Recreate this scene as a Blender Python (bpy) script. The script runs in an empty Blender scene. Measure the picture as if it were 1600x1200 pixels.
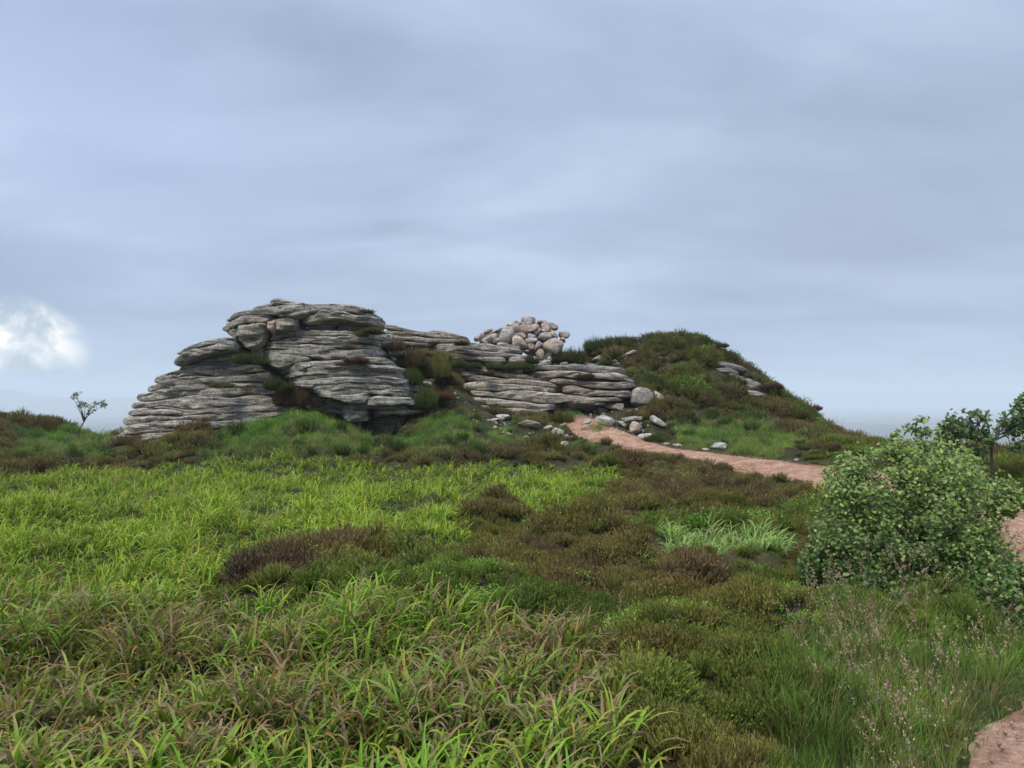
import bpy, math, random
import numpy as np
from mathutils import Vector, Matrix, Euler

R = math.radians
rng = np.random.default_rng(7)
random.seed(7)
scene = bpy.context.scene
COL = scene.collection

# ------------------------------------------------------------------ camera
F = 1232.0
PITCH = math.atan(25 / F)
EYE = 1.6
cam_d = bpy.data.cameras.new("camera")
cam_d.sensor_width = 36
cam_d.lens = 36 * F / 1600
cam_d.clip_start = 0.05
cam_d.clip_end = 30000
cam = bpy.data.objects.new("camera", cam_d)
cam.location = (0, 0, EYE)
cam.rotation_euler = (math.pi / 2 + PITCH, 0, 0)
COL.objects.link(cam)
scene.camera = cam

# ------------------------------------------------------------------ sky
SUN_EL, SUN_AZ = R(50), R(-150)     # azimuth measured clockwise from +Y: behind and left of the camera
world = bpy.data.worlds.new("World")
scene.world = world
world.use_nodes = True
wt = world.node_tree
wt.nodes.clear()


def nd(t, typ, **kw):
    n = t.nodes.new(typ)
    for k, v in kw.items():
        setattr(n, k, v)
    return n


def setin(t, n, i, v):
    if hasattr(v, 'is_output') or isinstance(v, bpy.types.NodeSocket):
        t.links.new(v, n.inputs[i])
    elif v is not None:
        n.inputs[i].default_value = v


def mth(t, op, a, b=None, c=None, clamp=False):
    n = nd(t, 'ShaderNodeMath', operation=op, use_clamp=clamp)
    setin(t, n, 0, a); setin(t, n, 1, b); setin(t, n, 2, c)
    return n.outputs[0]


def vmt(t, op, a, b=None):
    n = nd(t, 'ShaderNodeVectorMath', operation=op)
    setin(t, n, 0, a); setin(t, n, 1, b)
    return n.outputs['Value'] if op in ('DOT_PRODUCT', 'LENGTH') else n.outputs[0]


def mixc(t, f, a, b, blend='MIX'):
    n = nd(t, 'ShaderNodeMix', data_type='RGBA', blend_type=blend, clamp_factor=True)
    setin(t, n, 0, f); setin(t, n, 6, a); setin(t, n, 7, b)
    return n.outputs[2]


def ramp(t, f, stops, interp='LINEAR'):
    n = nd(t, 'ShaderNodeValToRGB')
    n.color_ramp.interpolation = interp
    el = n.color_ramp.elements
    while len(el) < len(stops):
        el.new(0.5)
    for e, (p, c) in zip(el, stops):
        e.position = p
        e.color = (c, c, c, 1) if isinstance(c, (int, float)) else (*c, 1)
    t.links.new(f, n.inputs[0])
    return n.outputs[0]


def noise(t, vec, scale, detail=3, rough=0.5, dist=0.0, dim='3D'):
    n = nd(t, 'ShaderNodeTexNoise', noise_dimensions=dim)
    n.inputs['Scale'].default_value = scale
    n.inputs['Detail'].default_value = detail
    n.inputs['Roughness'].default_value = rough
    n.inputs['Distortion'].default_value = dist
    if vec is not None:
        t.links.new(vec, n.inputs['Vector'])
    return n.outputs[0]


def ray(px, py):
    """world direction through a pixel of the photograph"""
    cp, sp = math.cos(PITCH), math.sin(PITCH)
    a, b = (px - 800) / F, -(py - 600) / F
    d = Vector((a, cp - b * sp, sp + b * cp))
    return d.normalized()


tc = nd(wt, 'ShaderNodeTexCoord').outputs['Generated']
dirn = vmt(wt, 'NORMALIZE', tc)
sx = nd(wt, 'ShaderNodeSeparateXYZ')
wt.links.new(dirn, sx.inputs[0])
zz = mth(wt, 'MAXIMUM', sx.outputs[2], 0.0)
zo = mth(wt, 'ADD', zz, 0.16)
cx = nd(wt, 'ShaderNodeCombineXYZ')
wt.links.new(mth(wt, 'DIVIDE', sx.outputs[0], zo), cx.inputs[0])
wt.links.new(mth(wt, 'DIVIDE', sx.outputs[1], zo), cx.inputs[1])
mp = nd(wt, 'ShaderNodeMapping')
mp.inputs['Rotation'].default_value = (0, 0, R(28))
mp.inputs['Scale'].default_value = (0.7, 1.1, 1)
wt.links.new(cx.outputs[0], mp.inputs[0])
big = noise(wt, mp.outputs[0], 1.15, 4, 0.52, 0.35)
fine = noise(wt, mp.outputs[0], 3.6, 4, 0.5, 0.6)
cl = mth(wt, 'ADD', mth(wt, 'MULTIPLY', big, 0.86), mth(wt, 'MULTIPLY', fine, 0.14))
cloudc = ramp(wt, cl, [(0.34, (0.29, 0.365, 0.515)), (0.44, (0.365, 0.450, 0.615)),
                       (0.53, (0.425, 0.52, 0.70)), (0.62, (0.51, 0.61, 0.80))])
# overcast brightening towards the zenith, boosted out of frame to light the scene
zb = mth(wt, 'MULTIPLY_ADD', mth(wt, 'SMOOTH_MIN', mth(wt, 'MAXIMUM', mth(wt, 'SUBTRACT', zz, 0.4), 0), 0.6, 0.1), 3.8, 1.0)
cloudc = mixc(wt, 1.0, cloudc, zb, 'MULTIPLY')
hz = mth(wt, 'POWER', 2.718, mth(wt, 'MULTIPLY', zz, -9.0))
cloudc = mixc(wt, mth(wt, 'MULTIPLY', hz, 0.75), cloudc, (0.43, 0.535, 0.70, 1))
wn = noise(wt, dirn, 9.0, 6, 0.55, 0.4)


def blob(px, py, rad, soft, amp=0.5, sy=1.0):
    d0 = ray(px, py)
    df = vmt(wt, 'SUBTRACT', dirn, tuple(d0))
    df = vmt(wt, 'MULTIPLY', df, (1, 1, sy))
    ln = vmt(wt, 'LENGTH', df)
    ln = mth(wt, 'ADD', ln, mth(wt, 'MULTIPLY', mth(wt, 'SUBTRACT', wn, 0.5), amp * rad))
    n = nd(wt, 'ShaderNodeMapRange', interpolation_type='SMOOTHSTEP')
    wt.links.new(ln, n.inputs[0])
    n.inputs[1].default_value = rad + soft
    n.inputs[2].default_value = max(rad - soft, 0)
    n.inputs[3].default_value = 0
    n.inputs[4].default_value = 1
    return n.outputs[0]


# broad thick and thin places in the cloud sheet
for bx_, by_, br_, bs_, bk, bc in ((1500, 250, .30, .28, .45, (0.32, 0.395, 0.54, 1)), (120, 40, .10, .12, .40, (0.33, 0.43, 0.64, 1)),
                                   (150, 240, .22, .20, .45, (0.50, 0.62, 0.88, 1)), (1300, 350, .10, .12, .35, (0.30, 0.365, 0.50, 1)), (900, 90, .16, .14, .3, (0.36, 0.44, 0.60, 1))):
    cloudc = mixc(wt, mth(wt, 'MULTIPLY', blob(bx_, by_, br_, bs_, 0.5, 2.0), bk), cloudc, bc)
# the dark cloud base on the left and the opening under it
cloudc = mixc(wt, mth(wt, 'MULTIPLY', blob(-60, 425, 0.13, 0.10, 0.8, 2.6), 0.6), cloudc, (0.27, 0.365, 0.545, 1))
sky = nd(wt, 'ShaderNodeTexSky', sky_type='NISHITA')
sky.sun_disc = False
sky.sun_elevation = SUN_EL
sky.sun_rotation = SUN_AZ
skyc = mixc(wt, 1.0, sky.outputs[0], (0.10, 0.10, 0.10, 1), 'MULTIPLY')
cum = noise(wt, dirn, 22.0, 7, 0.6, 0.25)
white = ramp(wt, cum, [(0.38, (0.56, 0.64, 0.75)), (0.46, (0.80, 0.83, 0.84)), (0.54, (1.3, 1.25, 1.15))])
opening = blob(12, 543, 0.064, 0.02, 0.9, 1.35)
blueopen = mixc(wt, ramp(wt, cum, [(0.34, 0.3), (0.42, 1.0)]), skyc, white)
cloudc = mixc(wt, mth(wt, 'MULTIPLY', opening, 0.97), cloudc, blueopen)
thin = blob(20, 603, 0.055, 0.03, 0.4, 3.6)
cloudc = mixc(wt, mth(wt, 'MULTIPLY', thin, 0.75), cloudc, (0.36, 0.53, 0.84, 1))
# below the horizon: the dull land far away
below = mth(wt, 'GREATER_THAN', sx.outputs[2], -0.01)
cloudc = mixc(wt, below, (0.16, 0.20, 0.24, 1), cloudc)
bg = nd(wt, 'ShaderNodeBackground')
bg.inputs['Strength'].default_value = 0.61
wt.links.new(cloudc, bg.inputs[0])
wo = nd(wt, 'ShaderNodeOutputWorld')
wt.links.new(bg.outputs[0], wo.inputs[0])
world.cycles.sampling_method = 'MANUAL'
world.cycles.sample_map_resolution = 1024

sun_d = bpy.data.lights.new("sun", 'SUN')
sun_d.energy = 1.5
sun_d.angle = R(18)
sun_d.color = (1.0, 0.94, 0.82)
sun = bpy.data.objects.new("sun", sun_d)
sdir = Vector((math.sin(SUN_AZ) * math.cos(SUN_EL), math.cos(SUN_AZ) * math.cos(SUN_EL), math.sin(SUN_EL)))
sun.rotation_euler = sdir.to_track_quat('Z', 'Y').to_euler()
sun.location = (-10, -20, 40)
COL.objects.link(sun)
vs = scene.view_settings
vs.view_transform = 'Standard'
vs.look = 'None'
vs.exposure = 0.82
vs.gamma = 1.0
vs.use_curve_mapping = False
scene.cycles.max_bounces = 6
scene.cycles.diffuse_bounces = 3
scene.cycles.glossy_bounces = 2
scene.cycles.transmission_bounces = 3
scene.cycles.volume_bounces = 2
scene.cycles.use_adaptive_sampling = True

# ------------------------------------------------------------------ helpers
CP, SP = math.cos(PITCH), math.sin(PITCH)


def P(px, py, Y):
    """point of the photograph's pixel at distance Y along the view"""
    a, b = (np.asarray(px, float) - 800) / F, -(np.asarray(py, float) - 600) / F
    k = Y / (CP - b * SP)
    return a * k, Y + 0 * a, EYE + (SP + b * CP) * k


def project(x, y, z):
    vy, vz = y, z - EYE
    f = vy * CP + vz * SP
    u = -vy * SP + vz * CP
    f = np.where(f > 0.05, f, 0.05)
    return 800 + F * x / f, 600 - F * u / f


_p = np.random.default_rng(3).permutation(512)
_perm = np.concatenate([_p, _p, _p])
_g = np.random.default_rng(4).normal(size=(512, 3))
_g /= np.linalg.norm(_g, axis=1)[:, None]


def pn(x, y, z=0.0):
    x, y, z = np.broadcast_arrays(np.asarray(x, float), np.asarray(y, float), np.asarray(z, float))
    xi, yi, zi = np.floor(x).astype(int), np.floor(y).astype(int), np.floor(z).astype(int)
    xf, yf, zf = x - xi, y - yi, z - zi
    u, v, w = [t * t * t * (t * (t * 6 - 15) + 10) for t in (xf, yf, zf)]
    out = 0
    for dx in (0, 1):
        for dy in (0, 1):
            for dz in (0, 1):
                h = _perm[_perm[_perm[(xi + dx) & 511] + ((yi + dy) & 511)] + ((zi + dz) & 511)]
                g = _g[h]
                d = g[..., 0] * (xf - dx) + g[..., 1] * (yf - dy) + g[..., 2] * (zf - dz)
                out = out + d * (u if dx else 1 - u) * (v if dy else 1 - v) * (w if dz else 1 - w)
    return out * 1.5


def fbm(x, y, z=0.0, o=3, lac=2.1, gain=0.5):
    s, a = 0, 1.0
    x, y, z = np.asarray(x, float), np.asarray(y, float), np.asarray(z, float)
    for i in range(o):
        s = s + a * pn(x + 17.3 * i, y + 5.1 * i, z + 9.7 * i)
        x, y, z, a = x * lac, y * lac, z * lac, a * gain
    return s


def smooth01(t):
    t = np.clip(t, 0, 1)
    return t * t * (3 - 2 * t)


def inpoly(px, py, poly):
    px, py = np.asarray(px, float), np.asarray(py, float)
    c = np.zeros(px.shape, bool)
    n = len(poly)
    for i in range(n):
        x0, y0 = poly[i]
        x1, y1 = poly[(i + 1) % n]
        if y0 == y1:
            continue
        cond = ((y0 > py) != (y1 > py)) & (px < (x1 - x0) * (py - y0) / (y1 - y0) + x0)
        c ^= cond
    return c


def mesh_np(name, verts, faces, mat, col=None, smooth=True):
    """faces: (n,k) array, k = 3 or 4, or a list of such arrays"""
    me = bpy.data.meshes.new(name)
    fl = faces if isinstance(faces, list) else [faces]
    fl = [np.asarray(f, np.int32) for f in fl if len(f)]
    verts = np.asarray(verts, np.float32)
    me.vertices.add(len(verts))
    me.vertices.foreach_set('co', verts.ravel())
    idx = np.concatenate([f.ravel() for f in fl])
    cnt = np.concatenate([np.full(len(f), f.shape[1], np.int32) for f in fl])
    me.loops.add(len(idx))
    me.loops.foreach_set('vertex_index', idx)
    me.polygons.add(len(cnt))
    st = np.concatenate([[0], np.cumsum(cnt)[:-1]]).astype(np.int32)
    me.polygons.foreach_set('loop_start', st)
    if smooth:
        me.polygons.foreach_set('use_smooth', np.ones(len(cnt), bool))
    if col is not None:
        a = me.color_attributes.new('Col', 'FLOAT_COLOR', 'POINT')
        c = np.ones((len(verts), 4), np.float32)
        c[:, :3] = col
        a.data.foreach_set('color', c.ravel())
    me.update(calc_edges=True)
    me.validate()
    if mat:
        me.materials.append(mat)
    return me


def link(name, me, parent=None, loc=None):
    o = bpy.data.objects.new(name, me)
    COL.objects.link(o)
    if parent is not None:
        o.parent = parent
    if loc is not None:
        o.location = loc
    return o


def tag(o, label=None, cat=None, group=None, kind=None):
    if label:
        o['label'] = label
    if cat:
        o['category'] = cat
    if group:
        o['group'] = group
    if kind:
        o['kind'] = kind
    return o


def empty(name, loc):
    o = bpy.data.objects.new(name, None)
    o.location = loc
    o.empty_display_size = 0.3
    COL.objects.link(o)
    return o


def region(x0, y0, s):
    return lambda *pts: [(x0 + a / s, y0 + b / s) for a, b in pts]


R1 = region(150, 440, 4.287)
R2 = region(330, 450, 4.324)
R3 = region(580, 480, 4.2105)
R4 = region(880, 500, 3.077)
R5 = region(720, 480, 7.273)
R8 = region(860, 600, 5.714)


# ------------------------------------------------------------------ materials
def new_mat(name):
    m = bpy.data.materials.new(name)
    m.use_nodes = True
    t = m.node_tree
    t.nodes.clear()
    b = nd(t, 'ShaderNodeBsdfPrincipled')
    o = nd(t, 'ShaderNodeOutputMaterial')
    t.links.new(b.outputs[0], o.inputs[0])
    return m, t, b, o


def bump(t, b, h, strength, dist):
    n = nd(t, 'ShaderNodeBump')
    n.inputs['Strength'].default_value = strength
    n.inputs['Distance'].default_value = dist
    t.links.new(h, n.inputs['Height'])
    t.links.new(n.outputs[0], b.inputs['Normal'])


def granite(name, base, pink, pinkamt, lichen=0.35, dark=0.5):
    BEDK = .42 if dark > .4 else 0.0
    m, t, b, o = new_mat(name)
    g = nd(t, 'ShaderNodeNewGeometry').outputs['Position']
    oi = nd(t, 'ShaderNodeObjectInfo').outputs['Random']
    mpn = nd(t, 'ShaderNodeMapping')
    mpn.inputs['Scale'].default_value = (1, 1, 3.2)
    t.links.new(g, mpn.inputs[0])
    st = mpn.outputs[0]
    c = mixc(t, ramp(t, noise(t, g, 0.9, 4, 0.6), [(0.42, 0), (0.62, 1)]), (*base, 1), tuple(v * 1.32 for v in base) + (1,))
    c = mixc(t, mth(t, 'MULTIPLY', ramp(t, noise(t, g, 0.6, 5, 0.65, 0.5), [(0.40, 0), (0.60, 1)]), pinkamt), c, (*pink, 1))
    # mineral grain
    c = mixc(t, 0.55, c, ramp(t, noise(t, g, 55, 2, 0.7), [(0.3, (0.12, 0.12, 0.12)), (0.5, (0.5, 0.5, 0.5)), (0.7, (0.8, 0.8, 0.8))]), 'OVERLAY')
    c = mixc(t, 0.7, c, ramp(t, noise(t, g, 17, 4, 0.75), [(0.36, (0.16, 0.16, 0.165)), (0.5, (0.5, 0.5, 0.5)), (0.64, (0.80, 0.79, 0.77))]), 'OVERLAY')
    # crusts of grey-green and yellowish lichen
    li = ramp(t, noise(t, g, 5.0, 6, 0.7, 0.3), [(0.50, 0), (0.58, 1)])
    c = mixc(t, mth(t, 'MULTIPLY', li, lichen), c, (0.30, 0.31, 0.21, 1))
    li2 = ramp(t, noise(t, vmt(t, 'ADD', g, (7, 3, 1)), 12.0, 5, 0.7), [(0.54, 0), (0.60, 1)])
    c = mixc(t, mth(t, 'MULTIPLY', li2, lichen * 1.2), c, (0.46, 0.46, 0.41, 1))
    # black lichen and water staining
    dk = ramp(t, noise(t, st, 3.0, 7, 0.75, 0.4), [(0.47, 0), (0.60, 1)])
    c = mixc(t, mth(t, 'MULTIPLY', dk, dark), c, (0.055, 0.055, 0.055, 1))
    dk2 = ramp(t, noise(t, vmt(t, 'ADD', st, (3, 9, 4)), 14.0, 4, 0.7), [(0.54, 0), (0.64, 1)])
    c = mixc(t, mth(t, 'MULTIPLY', dk2, dark * 0.9), c, (0.05, 0.05, 0.052, 1))
    c = mixc(t, 1.0, c, ramp(t, oi, [(0, (0.82, 0.82, 0.84)), (1, (1.14, 1.12, 1.08))]), 'MULTIPLY')
    t.links.new(c, b.inputs['Base Color'])
    b.inputs['Roughness'].default_value = 0.93
    b.inputs['Specular IOR Level'].default_value = 0.2
    mb = nd(t, 'ShaderNodeMapping')
    mb.inputs['Scale'].default_value = (.7, .7, 11)
    t.links.new(g, mb.inputs[0])
    bed = mth(t, 'ABSOLUTE', mth(t, 'SUBTRACT', noise(t, mb.outputs[0], 1.0, 4, .55, .2), .5))
    bed = ramp(t, bed, [(0, 0), (.018, .5), (.04, 1)])
    dkl = mixc(t, mth(t, 'MULTIPLY', mth(t, 'SUBTRACT', 1, bed), BEDK), c, (0.07, 0.068, 0.062, 1))
    t.links.new(dkl, b.inputs['Base Color'])
    h = mth(t, 'ADD', mth(t, 'MULTIPLY', bed, BEDK * 1.2), mth(t, 'MULTIPLY', noise(t, st, 7, 6, 0.7, 0.3), 1.0))
    h = mth(t, 'ADD', h, mth(t, 'MULTIPLY', noise(t, g, 60, 3, 0.6), 0.35))
    bump(t, b, h, 1.0, 0.06)
    return m


M_granite = granite('weathered_granite', (0.40, 0.37, 0.325), (0.36, 0.27, 0.20), 0.3, 0.35, 0.5)
M_granite_low = granite('pale_granite', (0.40, 0.355, 0.30), (0.36, 0.26, 0.19), 0.65, 0.22, 0.42)
M_granite_pink = granite('pink_granite', (0.42, 0.34, 0.285), (0.46, 0.33, 0.25), 0.7, 0.15, 0.36)
M_granite_white = granite('white_granite', (0.46, 0.43, 0.40), (0.44, 0.35, 0.30), 0.3, 0.1, 0.12)
M_granite_grey = granite('grey_granite', (0.41, 0.37, 0.335), (0.43, 0.33, 0.27), 0.4, 0.2, 0.3)


def soil_mat(name, c0, c1, c2, sc=1.0):
    m, t, b, o = new_mat(name)
    g = nd(t, 'ShaderNodeNewGeometry').outputs['Position']
    c = ramp(t, noise(t, g, 2.2 * sc, 6, 0.65), [(0.35, c0), (0.5, c1), (0.66, c2)])
    c = mixc(t, 0.55, c, ramp(t, noise(t, g, 9 * sc, 5, 0.75), [(0.34, 0.2), (0.66, 0.8)]), 'OVERLAY')
    c = mixc(t, 0.5, c, ramp(t, noise(t, g, 45 * sc, 3, 0.7), [(0.3, 0.15), (0.7, 0.85)]), 'OVERLAY')
    t.links.new(c, b.inputs['Base Color'])
    b.inputs['Roughness'].default_value = 0.95
    b.inputs['Specular IOR Level'].default_value = 0.15
    bump(t, b, noise(t, g, 22 * sc, 6, 0.7), 0.8, 0.03)
    return m


M_ground = soil_mat('peaty_ground', (0.022, 0.020, 0.009), (0.038, 0.038, 0.014), (0.062, 0.052, 0.024))
M_gravel = soil_mat('pink_gravel', (0.25, 0.135, 0.078), (0.36, 0.205, 0.13), (0.44, 0.28, 0.19), 2.0)
M_peat = soil_mat('red_peat', (0.07, 0.035, 0.03), (0.11, 0.06, 0.05), (0.16, 0.09, 0.075))


def leaf_mat(name, mode='Col', trans=0.25, rough=0.5, spec=0.35, vary=0.25, back=None):
    """mode: Col = vertex colour only; inst = vertex colour times the instance's tint; obj = times the object colour"""
    m, t, b, o = new_mat(name)
    a = nd(t, 'ShaderNodeAttribute', attribute_name='Col')
    c = a.outputs['Color']
    if mode == 'inst':
        i = nd(t, 'ShaderNodeAttribute', attribute_name='tint')
        i.attribute_type = 'INSTANCER'
        c = mixc(t, 1.0, c, i.outputs['Color'], 'MULTIPLY')
    elif mode == 'obj':
        c = mixc(t, 1.0, c, nd(t, 'ShaderNodeObjectInfo').outputs['Color'], 'MULTIPLY')
    g = nd(t, 'ShaderNodeNewGeometry')
    c = mixc(t, vary, c, ramp(t, noise(t, g.outputs['Position'], 7, 4, 0.6), [(0.3, 0.25), (0.7, 0.75)]), 'OVERLAY')
    if back:
        c = mixc(t, g.outputs['Backfacing'], c, mixc(t, 0.5, c, (*back, 1)))
    t.links.new(c, b.inputs['Base Color'])
    b.inputs['Roughness'].default_value = rough
    b.inputs['Specular IOR Level'].default_value = spec
    if trans:
        tr = nd(t, 'ShaderNodeBsdfTranslucent')
        t.links.new(c, tr.inputs[0])
        mx = nd(t, 'ShaderNodeMixShader')
        mx.inputs[0].default_value = trans
        t.links.new(b.outputs[0], mx.inputs[1])
        t.links.new(tr.outputs[0], mx.inputs[2])
        t.links.new(mx.outputs[0], o.inputs[0])
    return m


M_rush = leaf_mat('rush_leaf', 'Col', 0.32, 0.5, 0.22)
M_clump = leaf_mat('heath_shoots', 'inst', 0.15, 0.7, 0.2)
M_clump_obj = leaf_mat('bush_shoots', 'obj', 0.15, 0.7, 0.2)
M_birch = leaf_mat('birch_leaf', 'Col', 0.28, 0.45, 0.4, 0.2, (0.20, 0.25, 0.13))
M_bark, _t, _b, _o = new_mat('bark')
_b.inputs['Roughness'].default_value = 0.85
_c = ramp(_t, noise(_t, nd(_t, 'ShaderNodeNewGeometry').outputs['Position'], 40, 4, 0.6), [(0.35, (0.02, 0.015, 0.012)), (0.65, (0.07, 0.052, 0.043))])
_t.links.new(_c, _b.inputs['Base Color'])
M_far, _t, _b, _o = new_mat('distant_moor')
_c = ramp(_t, noise(_t, nd(_t, 'ShaderNodeNewGeometry').outputs['Position'], 0.004, 5, 0.6), [(0.35, (0.05, 0.06, 0.04)), (0.65, (0.10, 0.12, 0.06))])
_t.links.new(_c, _b.inputs['Base Color'])
_b.inputs['Roughness'].default_value = 1

# ------------------------------------------------------------------ ground
ctrl = []
for x in (-9, -5, -2, 0, 2, 5, 9):
    for y, z in ((-4, 0), (0, 0), (3.5, 0.0), (7, 0.02)):
        ctrl.append((x, y, z))


def cpt(px, py, Y, dz=0.0):
    x, y, z = P(px, py, Y)
    ctrl.append((float(x), float(y), float(z) + dz))


for px in (-200, 200, 600, 900):
    x = (px - 800) / F * 11
    ctrl.append((x, 11, 0.06))
for a in [(-250, 712, 17, -.25), (20, 712, 17, -.25), (300, 715, 16, -.28), (600, 705, 16.5, -.25), (800, 702, 17.5, -.28), (960, 702, 18.3, -.33), (1000, 722, 16.5, -.33), (1080, 728, 15.6, -.35), (1160, 745, 13.8, -.35),
          (1100, 760, 13.2, -.3), (950, 790, 10.5, -.25), (1200, 800, 9.5, -.25),
          (-250, 655, 24, -.2), (0, 648, 24, -.22), (60, 655, 24, -.2), (110, 676, 23.0, -.3), (175, 680, 22.0, -.3), (50, 703, 19.5, -.3), (120, 697, 20.6, -.1),
          (165, 706, 19, -.15), (250, 700, 18.2, -.05), (290, 696, 18.1, -.08), (340, 684, 18.0, -.12), (400, 664, 18.1, -.12), (480, 652, 18.6, -.12), (545, 668, 18.3, -.2), (580, 684, 18.3, -.22),
          (612, 694, 18.2, -.25), (612, 688, 20.0, -.25), (600, 680, 21.0, -.3), (560, 675, 20.3, -.15), (680, 660, 18.8, -.1), (720, 640, 20.5, -.1), (740, 683, 19, 0), (600, 708, 16.9, 0), (400, 708, 16.9, 0),
          (760, 650, 22, 0), (668, 622, 20.9, 0), (650, 580, 22.6, 0), (690, 590, 23.2, 0), (640, 552, 24.2, 0), (700, 560, 25.0, 0), (560, 560, 24.2, 0), (850, 665, 21.3, 0), (905, 678, 21.5, 0), (980, 688, 20.3, 0), (1080, 705, 18.3, 0), (1180, 720, 16.4, 0), (1310, 745, 14.1, 0),
          (1110, 697, 20, -.05), (1200, 703, 18.5, -.08), (1350, 708, 16.5, -.1), (1300, 695, 19, -.1),
          (1000, 600, 25, 0), (1040, 650, 22.8, 0), (1100, 650, 23, -.1), (1100, 590, 25.6, -.1), (1100, 536, 28, -.1), (1010, 536, 28, -.1), (950, 545, 27.6, -.1),
          (925, 585, 26.4, 0), (880, 580, 26.8, 0), (905, 580, 26.2, 0), (850, 582, 26.6, 0), (820, 585, 28.5, 0), (740, 570, 28.5, 0), (1150, 570, 27.3, -.2), (1200, 616, 26.0, -.25), (1225, 634, 25.2, -.25),
          (1262, 652, 24.2, -.25), (1310, 668, 22.6, -.25), (1380, 694, 20.5, -.25), (1200, 660, 23, -.1), (1450, 705, 15.5, -.1),
          (1660, 742, 12, -.1), (1590, 735, 12.3, -.1), (1590, 800, 9.5, 0), (1480, 745, 12.5, 0), (900, 650, 22, 0), (880, 640, 24, 0), (950, 665, 21.6, 0), (1000, 655, 22.3, 0)]:
    cpt(*a)
for a in [(-22, 34, -2.5), (-10, 36, -1.5), (0, 36, 0.5), (6, 38, 0.5), (14, 34, -1.5), (22, 26, -2), (20, 15, -1.2), (12, 14, -.2), (10, 6, .05), (-12, 8, 0), (-16, 16, .1), (-22, 24, .3),
          (-14, 28.5, -.3), (-9, 25, .5), (-4, 24, 1.2), (-30, 10, -.5), (26, 8, -1), (0, -12, 0), (20, -8, -.4), (-20, -8, 0), (-4, 30, 1.5), (3, 31, 2.2), (10, 22.5, -.6), (14, 21, -1.2)]:
    ctrl.append(a)
ctrl = np.array(ctrl)
_cx, _cy, _cz = ctrl.T


def _phi(r2):
    return 0.5 * r2 * np.log(r2 + 1e-9)


_n = len(ctrl)
_A = np.zeros((_n + 3, _n + 3))
_A[:_n, :_n] = _phi((_cx[:, None] - _cx) ** 2 + (_cy[:, None] - _cy) ** 2) + np.eye(_n) * 0.25
_A[:_n, _n] = _A[_n, :_n] = 1
_A[:_n, _n + 1] = _A[_n + 1, :_n] = _cx
_A[:_n, _n + 2] = _A[_n + 2, :_n] = _cy
_w = np.linalg.solve(_A, np.concatenate([_cz, [0, 0, 0]]))

# path centre line and half width
PATH = []
for px, py, Y, hw in [(893, 676, 22.3, .4), (935, 681, 21.3, .6), (1000, 691, 20, .55), (1060, 701, 18.7, .5), (1130, 712, 17.2, .55), (1200, 724, 16, .6),
                      (1270, 735, 14.9, .65), (1330, 748, 13.9, .7)]:
    x, y, z = P(px, py, Y)
    PATH.append((float(x), float(y), hw))
PATH += [(6.05, 12.3, .75), (6.1, 10.5, .7), (6.1, 8.6, .75), (5.4, 6.6, .8), (4.25, 4.65, .8), (3.15, 3.3, 1.05), (2.5, 2.5, 1.15), (2.1, 1.2, .9), (2.0, -3, .9), (2.0, -9, .9)]
PATH = np.array(PATH)


def _chaikin(a, n=2):
    for _ in range(n):
        q = a[:-1] * .75 + a[1:] * .25
        r_ = a[:-1] * .25 + a[1:] * .75
        m_ = np.empty((len(q) * 2, a.shape[1]))
        m_[0::2], m_[1::2] = q, r_
        a = np.vstack([a[:1], m_, a[-1:]])
    return a


PATHC = _chaikin(PATH, 2)


def pathdist(x, y):
    """signed: distance from centre line minus half width"""
    x, y = np.asarray(x, float), np.asarray(y, float)
    best = np.full(x.shape, 1e9)
    for i in range(len(PATHC) - 1):
        ax, ay, aw = PATHC[i]
        bx, by, bw = PATHC[i + 1]
        dx, dy = bx - ax, by - ay
        tt = np.clip(((x - ax) * dx + (y - ay) * dy) / (dx * dx + dy * dy + 1e-9), 0, 1)
        d = np.hypot(x - ax - tt * dx, y - ay - tt * dy) - (aw + tt * (bw - aw))
        best = np.minimum(best, d)
    return best


def base_h(x, y):
    sh = np.shape(x)
    x, y = np.ravel(x).astype(float), np.ravel(y).astype(float)
    cxx, cyy = np.clip(x, -32, 28), np.clip(y, -14, 40)
    out = np.empty(len(x))
    for s in range(0, len(x), 20000):
        e = slice(s, s + 20000)
        out[e] = _phi((cxx[e, None] - _cx) ** 2 + (cyy[e, None] - _cy) ** 2) @ _w[:_n] + _w[_n] + _w[_n + 1] * cxx[e] + _w[_n + 2] * cyy[e]
    far = np.maximum(np.hypot(x * 0.9, y) - 34, 0)
    drop = 70 * (1 - np.exp(-far / 260.0))
    out = out - drop
    return out.reshape(sh)


_ch = np.random.default_rng(21).uniform(0, 1, (4, 512))


def cells(x, y, size):
    """each heather plant: distance to its centre, gap to the next plant, and its own random numbers"""
    gx_, gy_ = np.floor(x / size).astype(int), np.floor(y / size).astype(int)
    d1 = np.full(x.shape, 9.); d2 = np.full(x.shape, 9.); i1 = np.zeros(x.shape, int)
    for a in (-1, 0, 1):
        for b in (-1, 0, 1):
            h_ = _perm[(_perm[(gx_ + a) & 511] + gy_ + b) & 511]
            qx_, qy_ = (gx_ + a + _ch[0][h_]) * size, (gy_ + b + _ch[1][h_]) * size
            d = np.hypot(x - qx_, y - qy_) / (.75 + .5 * _ch[2][h_])
            nw = d < d1
            d2 = np.where(nw, d1, np.minimum(d2, d)); i1 = np.where(nw, h_, i1); d1 = np.where(nw, d, d1)
    return d1 / size, (d2 - d1) / size, _ch[3][i1], _ch[2][(i1 + 77) & 511]


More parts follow.
